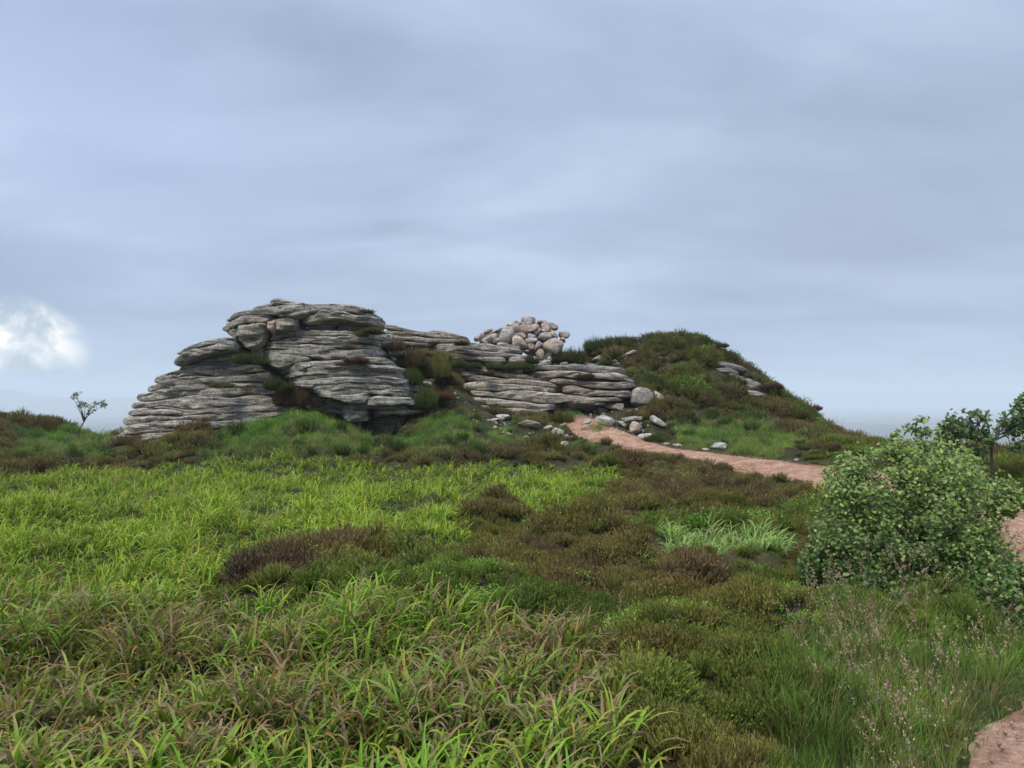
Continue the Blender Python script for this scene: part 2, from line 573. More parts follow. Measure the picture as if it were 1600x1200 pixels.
# ---- where things grow, as areas of the ground
RUSH = [[(-700, 728), (0, 728), (150, 724), (300, 712), (400, 702), (520, 706), (620, 722), (700, 712), (830, 712), (955, 728), (990, 750), (945, 775), (890, 792), (850, 795),
         (780, 772), (735, 770), (715, 795), (745, 825), (742, 842), (650, 835), (560, 838), (480, 848), (400, 845), (345, 870), (355, 905), (450, 902), (560, 905), (650, 920), (740, 930), (850, 945), (900, 960),
         (965, 985), (995, 1020), (990, 1080), (1020, 1150), (1110, 1215), (1300, 1600), (1500, 3500), (-4000, 3500), (-4000, 900)]]
RUSH_T = [[(1030, 838), (1030, 814), (1100, 810), (1215, 828), (1215, 850), (1150, 850)]]
HEATH_HOLES = [[(330, 905), (340, 850), (380, 830), (470, 845), (560, 835), (640, 828), (650, 870), (600, 900), (450, 900)]]


def inany(px, py, polys):
    m = np.zeros(np.shape(px), bool)
    for p in polys:
        m |= inpoly(px, py, p)
    return m


def plants(x, y):
    return cells(x + .12 * fbm(x * 2, y * 2, 3, 2), y + .12 * fbm(x * 2, y * 2, 9, 2), .62)


def H(x, y):
    """ground height"""
    sh_ = np.shape(x)
    x, y = np.ravel(np.asarray(x, float)), np.ravel(np.asarray(y, float))
    h = base_h(x, y)
    pd = pathdist(x, y)
    k = smooth01(pd / 0.5)
    rough = fbm(x * .9, y * .9, 1.3, 3) * .15 + fbm(x * 3.1, y * 3.1, 4.1, 2) * .035
    rough *= 0.35 + 0.65 * smooth01((np.hypot(x, y) - 1) / 3)
    near_ = (np.abs(x) < 24) & (y > -2) & (y < 34)
    mound = np.zeros(x.shape)
    if near_.any():
        c1, gp, ca, cb = plants(x[near_], y[near_])
        mound[near_] = .16 * np.clip(1 - (c1 / .72) ** 2, 0, 1) * (.35 + .9 * cb) * smooth01((gp + .02) / .16)
    bh_ = h.copy()
    qx_, qy_ = project(x, y, bh_ + .2)
    inr = near_ & (inany(qx_, qy_, RUSH) & ~inany(qx_, qy_, HEATH_HOLES))
    h = h + mound * smooth01(pd / .7) * np.where(inr, .25, 1.0)
    h = h + rough * k - 0.05 * (1 - k) + fbm(x * 2, y * 2, 8) * .008
    dist = np.hypot(x, y)
    h = h + fbm(x * .004, y * .004, 2, 4) * 18 * smooth01((dist - 200) / 900)
    return h.reshape(sh_)


def axis(a, b, fine0, fine1, step, grow=1.13):
    v = list(np.arange(fine0, fine1, step))
    s, x = step, fine1
    while x < b:
        v.append(x); s *= grow; x += s
    v.append(b)
    s, x = step, fine0
    lo = []
    while x > a:
        s *= grow; x -= s
        lo.append(max(x, a))
    return np.array(lo[::-1] + v)


gx = axis(-5200, 5200, -19, 17, .13)
gy = axis(-1500, 5200, -1, 33, .13)
GX, GY = np.meshgrid(gx, gy)
GZ = H(GX, GY)
nx, ny = len(gx), len(gy)
ii = (np.arange(ny - 1)[:, None] * nx + np.arange(nx - 1)).ravel()
quads = np.stack([ii, ii + 1, ii + nx + 1, ii + nx], 1)
g_me = mesh_np('ground', np.stack([GX, GY, GZ], -1).reshape(-1, 3), quads, M_ground)
tag(link('ground', g_me), kind='structure')

# gravel path: a sheet lying in the shallow trough the feet have worn
L = 0
seg = np.hypot(*np.diff(PATHC[:, :2], axis=0).T)
cum_ = np.concatenate([[0], np.cumsum(seg)])
ss = np.arange(0, cum_[-1], .12)
pxs_ = np.interp(ss, cum_, PATHC[:, 0]); pys_ = np.interp(ss, cum_, PATHC[:, 1]); pw_ = np.interp(ss, cum_, PATHC[:, 2])
tx, ty = np.gradient(pxs_), np.gradient(pys_)
tl = np.hypot(tx, ty); tx /= tl; ty /= tl
K = 17
uu = np.linspace(-1, 1, K)
edge = 1.0 + .16 * fbm(ss * .9, 3.0) + .06 * fbm(ss * 4, 9.0)
edge2 = 1.0 + .16 * fbm(ss * .9, 33.0) + .06 * fbm(ss * 4, 19.0)
wv = np.where(uu[None] < 0, edge[:, None], edge2[:, None]) * pw_[:, None] * 1.08
X_ = pxs_[:, None] + (-ty)[:, None] * uu * wv
Y_ = pys_[:, None] + tx[:, None] * uu * wv
Z_ = base_h(X_, Y_) - .05 + .045 * (1 - np.abs(uu[None]) ** 3) - .03 * (np.abs(uu[None]) > .97) + fbm(X_ * 2, Y_ * 2, 8) * .008 + fbm(X_ * 6, Y_ * 6, 2) * .006
ns = len(ss)
ii = (np.arange(ns - 1)[:, None] * K + np.arange(K - 1)).ravel()
p_me = mesh_np('path', np.stack([X_, Y_, Z_], -1).reshape(-1, 3), np.stack([ii, ii + K, ii + K + 1, ii + 1], 1), M_gravel)
tag(link('path', p_me), kind='structure')

# far hills
def hill_range(name, Y, pts, depth, mat):
    px = np.linspace(pts[0][0], pts[-1][0], 260)
    py = np.interp(px, [p[0] for p in pts], [p[1] for p in pts]) + fbm(px * .01, 2.0, Y) * 1.2
    x = (px - 800) / F * Y
    z = EYE - (py - 625) / F * Y
    rows = []
    for f, k in ((-1, 0), (-.7, .25), (-.4, .6), (-.15, .92), (0, 1), (.2, .9), (1, 0)):
        zz_ = -75 + (z + 75) * k + fbm(x * .002, f * 3, 1) * 6 * (k < 1)
        rows.append(np.stack([x, Y + f * depth + 0 * x, zz_], -1))
    V = np.concatenate(rows)
    n = len(px)
    ii = (np.arange(6)[:, None] * n + np.arange(n - 1)).ravel()
    return tag(link(name, mesh_np(name, V, np.stack([ii, ii + 1, ii + n + 1, ii + n], 1), mat)), kind='structure')


hill_range('hills', 4200, [(-700, 618), (-300, 608), (-120, 615), (-40, 616), (-12, 609), (8, 607), (28, 612), (48, 619), (80, 621), (180, 621.5), (400, 622),
                           (700, 640), (1000, 660), (1700, 660), (2300, 660)], 600, M_far)

# the damp air: one closed box round everything
hb = []
HX, HY0, HY1, HZ0, HZ1 = 5600, -1900, 5600, -105, 85
for z in (HZ0, HZ1):
    hb += [(-HX, HY0, z), (HX, HY0, z), (HX, HY1, z), (-HX, HY1, z)]
hf = np.array([(0, 3, 2, 1), (4, 5, 6, 7), (0, 1, 5, 4), (1, 2, 6, 5), (2, 3, 7, 6), (3, 0, 4, 7)])
M_haze = bpy.data.materials.new('haze')
M_haze.use_nodes = True
_t = M_haze.node_tree
_t.nodes.clear()
pv = nd(_t, 'ShaderNodeVolumePrincipled')
pv.inputs['Color'].default_value = (0.90, 0.97, 1.0, 1)
pv.inputs['Density'].default_value = 0.0005
pv.inputs['Anisotropy'].default_value = 0.0
_t.links.new(pv.outputs[0], nd(_t, 'ShaderNodeOutputMaterial').inputs['Volume'])
hz_o = link('haze', mesh_np('haze', np.array(hb, float), hf, M_haze, smooth=False))
tag(hz_o, kind='stuff')

def ground_Y(px, py, ya=10.0, yb=29.0):
    """distance at which the line of sight through a pixel meets the ground"""
    Y = np.linspace(ya, yb, 400)
    x, y, z = P(np.full(400, px), np.full(400, py), Y)
    under = z < H(x, y)
    return float(Y[np.argmax(under)]) if under.any() else None


# ------------------------------------------------------------------ rock slabs
def slab_mesh(name, top, bot, yfun, D, org, mat, seed, r_f=1.0, endp=8.0, amp=1.0, hend=26.0):
    top, bot = sorted(top), sorted(bot)
    L_ = min(top[0][0], bot[0][0]); R_ = max(top[-1][0], bot[-1][0])
    width = (R_ - L_) / F * 20
    n = int(np.clip(width / .05, 22, 120))
    t = np.linspace(-1, 1, n)
    s = .35 * t + .65 * np.sin(t * np.pi / 2)
    s = s / abs(s[0])
    px = (L_ + R_) / 2 + s * (R_ - L_) / 2
    pt = np.interp(px, [p[0] for p in top], [p[1] for p in top])
    pb = np.interp(px, [p[0] for p in bot], [p[1] for p in bot])
    k = np.ones(5) / 5
    for arr in (pt, pb):
        e = np.convolve(np.pad(arr, 2, mode='edge'), k, 'valid')
        arr[:] = e
    pb = np.maximum(pb, pt + 2.2)
    as_ = np.abs(s)
    wf = np.clip(1 - as_ ** endp, 0, 1) ** .5
    hf_ = np.clip(1 - as_ ** hend, 0.0, 1) ** .45
    pyc = (pt + pb) / 2
    yf = yfun(px, pyc) + .10 * fbm(px * .012, seed * 3.7)
    y0 = yf + (1 - wf) * D / 2
    x, _, zc = P(px, pyc, y0)
    h = (pb - pt) / F * y0
    w = D * wf
    rows = []
    arc = np.linspace(-84, 84, 15)
    r = np.minimum(h * .42 * r_f, w * .45) + 1e-3
    bulge = .02
    for a in arc:
        ca, sa = math.cos(R(a)), math.sin(R(a))
        zo_ = np.sign(sa) * abs(sa) ** .52 * h / 2 * hf_
        rows.append((y0 + r * (1 - ca), zc + zo_))
    for f in (.12, .35, .65, .9):
        rows.append((y0 + r + f * np.maximum(w - 2 * r, 0), zc + (h / 2 + bulge) * hf_))
    for a in (60, 0, -60):
        rows.append((y0 + w - r * (1 - math.cos(R(a))), zc + math.sin(R(a)) * h / 2 * hf_))
    for f in (.9, .65, .35, .12):
        rows.append((y0 + r + f * np.maximum(w - 2 * r, 0), zc - (h / 2 + bulge) * hf_))
    m = len(rows)
    V = np.zeros((n, m, 3))
    for j, (yy, zz_) in enumerate(rows):
        V[:, j, 0] = x; V[:, j, 1] = yy; V[:, j, 2] = zz_
    X0, Y0, Z0 = V[..., 0], V[..., 1], V[..., 2]
    hh = h[:, None]
    front = np.zeros(m); front[:15] = 1; front[15] = .6; front[-1] = .6
    am = amp * hf_[:, None]
    q = seed * 5.13
    d1 = fbm(X0 * 1.6, Y0 * 1.6, Z0 * 3 + q, 3)
    d2 = fbm(X0 * 5, Y0 * 5, Z0 * 9 + q, 3)
    # fine strata: long shallow grooves in the rounded front
    warp = Z0 + .05 * pn(X0 * 1.3, q, 1.0)
    gr = 1 - np.abs(pn(X0 * .45, q, warp * (7 + 4 * math.sin(seed * 2.1)))) * 3.6
    gr = np.clip(gr, 0, 1) ** 3
    V[..., 1] += (d1 * .12 + d2 * .06) * am * np.minimum(1, hh * 3.2) + gr * .10 * am * 1.35 * np.clip(.75 + 1.3 * pn(X0 * .7, Z0 * 2, q), 0, 1.4) * front * np.minimum(1, hh * 4)
    V[..., 2] += (fbm(X0 * 1.1 + 7, Y0 * 1.1, q, 3) * .05 + fbm(X0 * 4, Y0 * 4, Z0 * 4 + q, 2) * .022) * am * np.minimum(1, hh * 4)
    V[..., 0] += fbm(X0 * 3, Y0 * 3, Z0 * 3 + q + 4, 2) * .03 * am
    V = V.reshape(-1, 3) - np.array(org)
    a0 = (np.arange(n - 1)[:, None] * m + np.arange(m))
    b0 = (np.arange(n - 1)[:, None] * m + (np.arange(m) + 1) % m)
    quads_ = np.stack([a0, b0, b0 + m, a0 + m], -1).reshape(-1, 4)
    capL = np.arange(m)[::-1]
    capR = (n - 1) * m + np.arange(m)
    # end caps as fans
    c0, c1 = len(V), len(V) + 1
    V = np.vstack([V, V[capL].mean(0), V[capR].mean(0)])
    tl_ = np.stack([np.full(m, c0), capL, np.roll(capL, -1)], 1)
    tr_ = np.stack([np.full(m, c1), capR, np.roll(capR, -1)], 1)
    return mesh_np(name, V, [quads_, tl_, tr_], mat)


_seed = [0]


def slabs(root, lst, yfun, D, mat, **kw):
    for it in lst:
        top, bot = it[0], it[1]
        opt = dict(kw)
        if len(it) > 2:
            opt.update(it[2])
        dy = opt.pop('dy', 0.0)
        DD = opt.pop('D', D)
        mm = opt.pop('mat', mat)
        nm = opt.pop('name', 'slab')
        lab = opt.pop('label', None)
        _seed[0] += 1
        jit = (random.random() - .5) * opt.pop('jit', .09)
        me = slab_mesh(nm, top, bot, lambda a, b: yfun(a, b) + dy + jit, DD, root.location, mm, _seed[0], **opt)
        o = link(nm, me, root)
        if lab:
            o['label'] = lab


def cracks_to_slabs(cr, **kw):
    return [(cr[i], cr[i + 1], kw) if kw else (cr[i], cr[i + 1]) for i in range(len(cr) - 1)]


# --- left outcrop
rootA = tag(empty('rock_outcrop', (-8.0, 20, 0.6)), 'low grey outcrop of thin stacked granite sheets stepping down to the left of the tor', 'rock outcrop', 'granite outcrops of the tor')
yA = lambda px, py: 19.1 + (700 - py) * .0085 + np.maximum(px - 430, 0) * .006
crA = [
    R1((395, 640), (470, 600), (600, 565), (760, 558), (960, 570), (1100, 556)) + R2((395, 580)),
    R1((390, 694), (450, 662), (560, 640), (650, 625), (780, 640), (900, 625), (1050, 612), (1150, 595)) + R2((420, 620)),
    R1((345, 752), (400, 725), (500, 720), (600, 685), (700, 685), (800, 690), (900, 675), (1050, 680), (1200, 690)) + R2((450, 695)),
    R1((272, 808), (400, 800), (520, 790), (640, 765), (780, 770), (900, 780), (1000, 765), (1100, 760), (1286, 775)) + R2((540, 742)),
    R1((235, 858), (320, 848), (420, 832), (520, 850), (620, 862), (740, 855), (860, 850), (930, 815), (1080, 835), (1286, 848)) + R2((560, 775), (640, 792)),
    R1((212, 905), (300, 900), (430, 890), (520, 905), (640, 895), (760, 880), (860, 905), (1000, 868), (1150, 880), (1286, 885)) + R2((500, 812), (610, 815)),
    R1((178, 965), (250, 955), (330, 958), (480, 930), (600, 932), (700, 940), (860, 932), (1000, 905), (1100, 925)) + R2((350, 880), (480, 850)),
    R1((145, 1032), (240, 1032), (330, 1010), (430, 1018), (540, 1000), (700, 990), (820, 975), (940, 960)),
    R1((105, 1072), (200, 1062), (330, 1052), (450, 1022), (600, 1015), (750, 1010), (850, 1000)),
    R1((68, 1110), (180, 1102), (300, 1085), (430, 1062), (560, 1048), (700, 1040)),
    R1((58, 1145), (180, 1150), (300, 1150), (430, 1120), (560, 1110)),
]
lstA = cracks_to_slabs(crA)
lstA += [
    (R1((520, 610), (600, 565), (700, 530), (860, 520), (1000, 540), (1100, 548)), R1((540, 620), (700, 565), (850, 562), (1000, 568), (1100, 562))),
    (R1((560, 570), (650, 520), (740, 490), (860, 475), (990, 468), (1060, 500)), R1((580, 590), (700, 545), (850, 530), (1000, 550), (1080, 550))),
    # sheets that pinch out inside the thicker ones
    (R1((470, 720), (560, 695), (700, 690), (800, 700)), R1((480, 745), (600, 728), (720, 725), (820, 722)), dict(dy=-.07, D=1.2, endp=3)),
    (R1((640, 800), (780, 795), (930, 815), (1050, 825)), R1((660, 835), (780, 830), (920, 840), (1040, 850)), dict(dy=-.07, D=1.2, endp=3)),
    (R1((330, 870), (430, 850), (520, 868), (600, 880)), R1((340, 895), (430, 885), (520, 892), (610, 895)), dict(dy=-.07, D=1.2, endp=3)),
    (R1((860, 640), (960, 635), (1090, 640), (1180, 660)), R1((880, 672), (1000, 668), (1090, 672), (1190, 685)), dict(dy=-.06, D=1.2, endp=3)),
    (R2((0, 880), (110, 830), (260, 820), (420, 815)), R2((0, 905), (110, 880), (260, 865), (350, 890), (450, 862)), dict(dy=.02)),
    (R2((250, 800), (400, 790), (520, 800), (630, 800)), R2((270, 830), (400, 835), (530, 842), (600, 830)), dict(dy=-.08, D=1.4)),
]
slabs(rootA, [(a[0], a[1], dict(dict(endp=12.0, hend=40.0), **(a[2] if len(a) > 2 else {}))) for a in lstA], yA, 2.2, M_granite)

# leaning slab above it
rootB = tag(empty('leaning_slab', (-7.3, 20.3, 2.4)), 'smooth rounded granite slab tilted up to the right, under the overhanging cap of the tor', 'boulder')
slabs(rootB, [
    (R1((540, 478), (600, 440), (700, 400), (780, 385), (860, 364), (900, 380)), R1((540, 492), (620, 455), (720, 435), (850, 400), (940, 405)), dict(hend=12.0)),
    (R1((520, 510), (600, 460), (720, 440), (840, 405), (900, 395), (980, 440)), R1((530, 575), (600, 545), (680, 505), (780, 475), (900, 468), (990, 460)), dict(dy=-.05)),
], lambda a, b: 19.75 + 0 * a, 1.5, M_granite, endp=5.0, hend=12.0)

# --- central tor
rootC = tag(empty('rock_outcrop', (-4.6, 20.4, 0.9)), 'tallest grey tor of sagging stacked granite sheets, overhanging a dark hollow at its foot', 'rock outcrop', 'granite outcrops of the tor')
yC = lambda px, py: 19.15 + (650 - py) * .0035 + np.abs(px - 520) * .0016
crD = [
    R2((345, 350), (400, 300), (470, 280), (560, 275), (700, 288), (900, 290), (1050, 310), (1140, 300), (1180, 320)),
    R2((345, 372), (420, 365), (500, 340), (600, 330), (750, 325), (900, 325), (1020, 332), (1110, 355), (1160, 375)),
    R2((330, 395), (420, 386), (560, 380), (700, 375), (900, 370), (1000, 370), (1100, 380), (1180, 415)),
    R2((322, 430), (400, 410), (500, 416), (650, 412), (800, 405), (950, 410), (1080, 405), (1190, 435)),
    R2((328, 465), (365, 458), (480, 450), (650, 470), (760, 485), (900, 472), (1050, 465), (1212, 470)),
]
lstC = cracks_to_slabs(crD)
lstC += [
    (R2((362, 470), (400, 452), (520, 450), (640, 465), (700, 480)), R2((372, 512), (430, 548), (480, 548), (560, 512), (640, 492), (700, 492)), {}),
    (R2((470, 560), (530, 520), (620, 495), (700, 490), (820, 490), (960, 475), (1060, 468), (1180, 475), (1260, 528)),
     R2((465, 585), (560, 565), (640, 540), (760, 525), (900, 505), (980, 490), (1100, 520), (1200, 520), (1280, 552)), {}),
    (R2((480, 600), (560, 562), (640, 540), (760, 522), (900, 500), (980, 490), (1100, 520), (1200, 520), (1290, 552)),
     R2((508, 608), (600, 602), (700, 590), (820, 576), (900, 555), (1000, 565), (1100, 560), (1200, 575), (1340, 600)), {}),
    (R2((505, 600), (600, 600), (700, 590), (820, 575), (900, 555), (1000, 565), (1100, 560), (1200, 575), (1345, 600)),
     R2((515, 618), (580, 626), (700, 616), (850, 602), (950, 602), (1080, 600), (1200, 602), (1352, 628)), {}),
    (R2((520, 612), (580, 622), (700, 614), (850, 600), (950, 600), (1080, 600), (1200, 600), (1355, 626)),
     R2((560, 642), (700, 656), (850, 650), (950, 636), (1100, 640), (1200, 646), (1375, 662)), {}),
    (R2((560, 640), (700, 652), (850, 648), (950, 634), (1100, 640), (1200, 645), (1372, 660)),
     R2((620, 682), (750, 702), (850, 690), (960, 672), (1100, 686), (1250, 700), (1360, 692)), {}),
    (R2((650, 680), (750, 695), (850, 686), (960, 672), (1100, 686), (1200, 690), (1345, 690)),
     R2((700, 706), (800, 737), (900, 722), (1040, 706), (1200, 728), (1360, 742)), {}),
    (R2((700, 702), (830, 725), (900, 712), (1040, 705), (1100, 715)),
     R2((790, 735), (880, 766), (1000, 782), (1050, 772), (1090, 735)), {}),
    (R2((1030, 768), (1080, 730), (1180, 728), (1350, 745), (1395, 785)),
     R2((1060, 796), (1200, 795), (1300, 785), (1405, 806)), {}),
    (R2((880, 752), (1000, 765), (1200, 785), (1420, 800)), R2((900, 780), (1060, 815), (1250, 818), (1440, 820)), dict(dy=.35)),
    (R2((1080, 805), (1250, 802), (1440, 818)), R2((1100, 862), (1200, 852), (1340, 862), (1450, 832)), dict(dy=.5)),
    # splitting sheets
    (R2((860, 620), (960, 605), (1100, 612), (1240, 618)), R2((880, 642), (980, 636), (1100, 642), (1240, 644)), dict(dy=-.07, D=1.2, endp=3)),
    (R2((640, 540), (760, 526), (880, 508), (960, 500)), R2((650, 560), (760, 552), (880, 540), (960, 525)), dict(dy=-.06, D=1.2, endp=3)),
    (R2((1000, 520), (1100, 525), (1220, 535), (1300, 560)), R2((1010, 545), (1100, 552), (1220, 565), (1300, 578)), dict(dy=-.06, D=1.2, endp=3)),
    (R2((560, 640), (640, 640), (720, 655)), R2((570, 660), (640, 675), (730, 690)), dict(dy=-.05, D=1.2, endp=3)),
    # the wall behind the hollow and the pillar under the overhang
    (R2((520, 700), (700, 715), (900, 760), (1100, 800)), R2((520, 800), (700, 830), (900, 860), (1100, 900)), dict(dy=1.0, D=1.5, amp=.8)),
    (R2((880, 785), (960, 780), (1060, 800)), R2((890, 880), (960, 905), (1065, 890)), dict(dy=.35, D=1.0, r_f=.6)),
    (R2((1060, 840), (1250, 850), (1400, 850)), R2((1060, 980), (1250, 1000), (1400, 960)), dict(dy=1.5, D=1.2)),
    # inner sheets stepping back up to the cap
    (R2((640, 262), (740, 235), (830, 242), (850, 262)), R2((660, 305), (740, 300), (835, 290), (850, 285)), dict(dy=.12, D=1.2)),
    (R2((820, 240), (950, 235), (1060, 250), (1160, 290)), R2((820, 300), (950, 300), (1060, 302), (1165, 310)), dict(dy=.32, D=1.6)),
    (R2((1100, 300), (1180, 300), (1240, 340)), R2((1110, 350), (1180, 360), (1230, 385)), dict(dy=.35, D=1.2)),
    (R2((1100, 345), (1170, 350), (1235, 375)), R2((1110, 380), (1180, 400), (1235, 395)), dict(dy=.35, D=1.2)),
    (R2((1190, 410), (1240, 398), (1300, 430)), R2((1200, 455), (1240, 460), (1290, 450)), dict(dy=.4, D=.9)),
]
slabs(rootC, lstC, yC, 2.8, M_granite)

# --- the cap
rootD = tag(empty('cap_rock', (-5.2, 20.6, 3.2)), 'broad cap of rounded slabs on top of the tallest tor, jutting out left', 'boulder')
yD = lambda px, py: 19.35 + np.abs(px - 480) * .002
slabs(rootD, [
    (R2((395, 95), (405, 72), (440, 68), (490, 82), (530, 92), (620, 102)), R2((395, 120), (450, 115), (520, 120), (620, 125)), dict(D=1.0, dy=.5)),
    (R2((285, 135), (320, 118), (380, 112), (420, 118)), R2((290, 150), (340, 148), (420, 148)), dict(D=.9, dy=.4)),
    (R2((100, 215), (150, 172), (230, 148), (300, 138), (420, 120), (560, 112), (700, 100), (850, 100), (960, 114), (1050, 148), (1110, 182), (1142, 205)),
     R2((105, 228), (200, 182), (300, 174), (440, 176), (560, 190), (650, 172), (740, 155), (850, 160), (1000, 172), (1130, 215)), dict(dy=.08)),
    (R2((98, 228), (200, 182), (300, 172), (450, 178)), R2((108, 268), (160, 262), (200, 228), (330, 228), (450, 205)), {}),
    (R2((450, 150), (480, 125), (560, 120), (585, 150)), R2((455, 166), (520, 162), (585, 172)), dict(D=.8, dy=-.08)),
    (R2((447, 172), (560, 165), (690, 155)), R2((450, 192), (560, 197), (690, 176)), dict(D=1.0, dy=-.04)),
    (R2((580, 212), (640, 175), (740, 150), (850, 148), (960, 178), (1060, 182), (1147, 212)),
     R2((590, 244), (680, 238), (800, 208), (900, 206), (1040, 238), (1110, 248), (1147, 228)), dict(dy=-.05)),
    (R2((700, 195), (850, 195), (1000, 215), (1120, 235)), R2((720, 240), (860, 240), (1000, 252), (1120, 250)), dict(dy=.35, D=1.4)),
    (R2((150, 290), (180, 250), (260, 230), (350, 228), (385, 245)), R2((165, 330), (230, 335), (330, 320), (395, 300)), dict(dy=-.02, D=1.6)),
    (R2((150, 300), (240, 310), (330, 310), (385, 300)), R2((185, 352), (215, 400), (265, 422), (330, 385), (385, 330)), dict(dy=.12, D=1.3, endp=3, hend=4)),
    (R2((76, 268), (100, 252), (125, 270)), R2((80, 285), (115, 305), (140, 322)), dict(D=.8, dy=.35, endp=3)),
    (R2((108, 290), (140, 265), (175, 280)), R2((115, 312), (150, 345), (185, 365)), dict(D=1.0, dy=.2, endp=3)),
    (R2((378, 228), (420, 210), (500, 200), (590, 205)), R2((385, 272), (430, 292), (500, 280), (600, 262)), dict(dy=.02, D=1.2)),
    (R2((378, 222), (395, 215), (425, 225)), R2((380, 268), (400, 285), (430, 278)), dict(dy=-.1, D=.6, mat=M_granite_pink, r_f=.8)),
    (R2((270, 400), (330, 385), (370, 420)), R2((275, 440), (330, 465), (380, 500)), dict(dy=.6, D=1.0)),
], yD, 2.4, M_granite, endp=4.0)

# --- ridge behind
rootE = tag(empty('rock_outcrop', (-1.5, 24.5, 2.2)), 'upper ridge of thin granite sheets dipping right from behind the tall tor to the cairn', 'rock outcrop', 'granite outcrops of the tor')
yE = lambda px, py: 23.6 + (580 - py) * .018
slabs(rootE, [
    (R3((75, 118), (120, 108), (200, 133), (310, 160)), R3((80, 134), (200, 157), (350, 168), (400, 172)), {}),
    (R3((90, 150), (200, 160), (330, 166), (380, 155), (420, 150), (500, 165), (600, 190), (650, 218)), R3((100, 176), (200, 182), (350, 187), (450, 202), (560, 212), (650, 237)), {}),
    (R3((375, 160), (420, 148), (500, 163), (600, 188), (640, 205)), R3((380, 170), (450, 176), (560, 196), (640, 212)), dict(dy=.1)),
    (R3((60, 180), (250, 188), (400, 205), (560, 215), (640, 235)), R3((90, 212), (250, 217), (330, 237), (500, 235), (640, 245)), {}),
    (R3((0, 205), (150, 215), (330, 235), (420, 235)), R3((0, 240), (150, 245), (330, 250), (430, 255)), {}),
    (R3((380, 250), (450, 235), (560, 238), (650, 235), (800, 238), (900, 262), (980, 285)), R3((390, 268), (500, 266), (600, 275), (700, 290), (850, 298), (1000, 305)), {}),
    (R3((400, 262), (500, 262), (600, 272), (700, 285), (850, 295), (1060, 322)), R3((430, 290), (500, 298), (650, 315), (800, 322), (1062, 336)), {}),
    (R3((430, 300), (560, 305), (700, 318), (860, 325)), R3((440, 330), (560, 340), (700, 345), (870, 352)), dict(dy=.15)),
    (R3((700, 325), (860, 320), (900, 335), (870, 345)), R3((720, 345), (800, 356), (870, 356)), {}),
    (R3((890, 330), (950, 318), (1045, 335)), R3((890, 352), (960, 360), (1042, 354)), {}),
    (R3((740, 345), (860, 350)), R3((750, 372), (870, 380)), dict(dy=.2)),
    (R3((880, 350), (1040, 350)), R3((890, 375), (1050, 375)), dict(dy=.3)),
    (R3((100, 240), (300, 245), (420, 262), (600, 300)), R3((110, 330), (300, 350), (480, 380), (640, 385)), dict(dy=.6)),
    (R3((400, 320), (640, 330), (1060, 345)), R3((420, 390), (640, 400), (1060, 400)), dict(dy=.75)),
    (R3((105, 275), (150, 262), (212, 290)), R3((112, 310), (160, 322), (205, 312)), dict(dy=-2.4, D=.9)),
], yE, 2.6, M_granite_low)

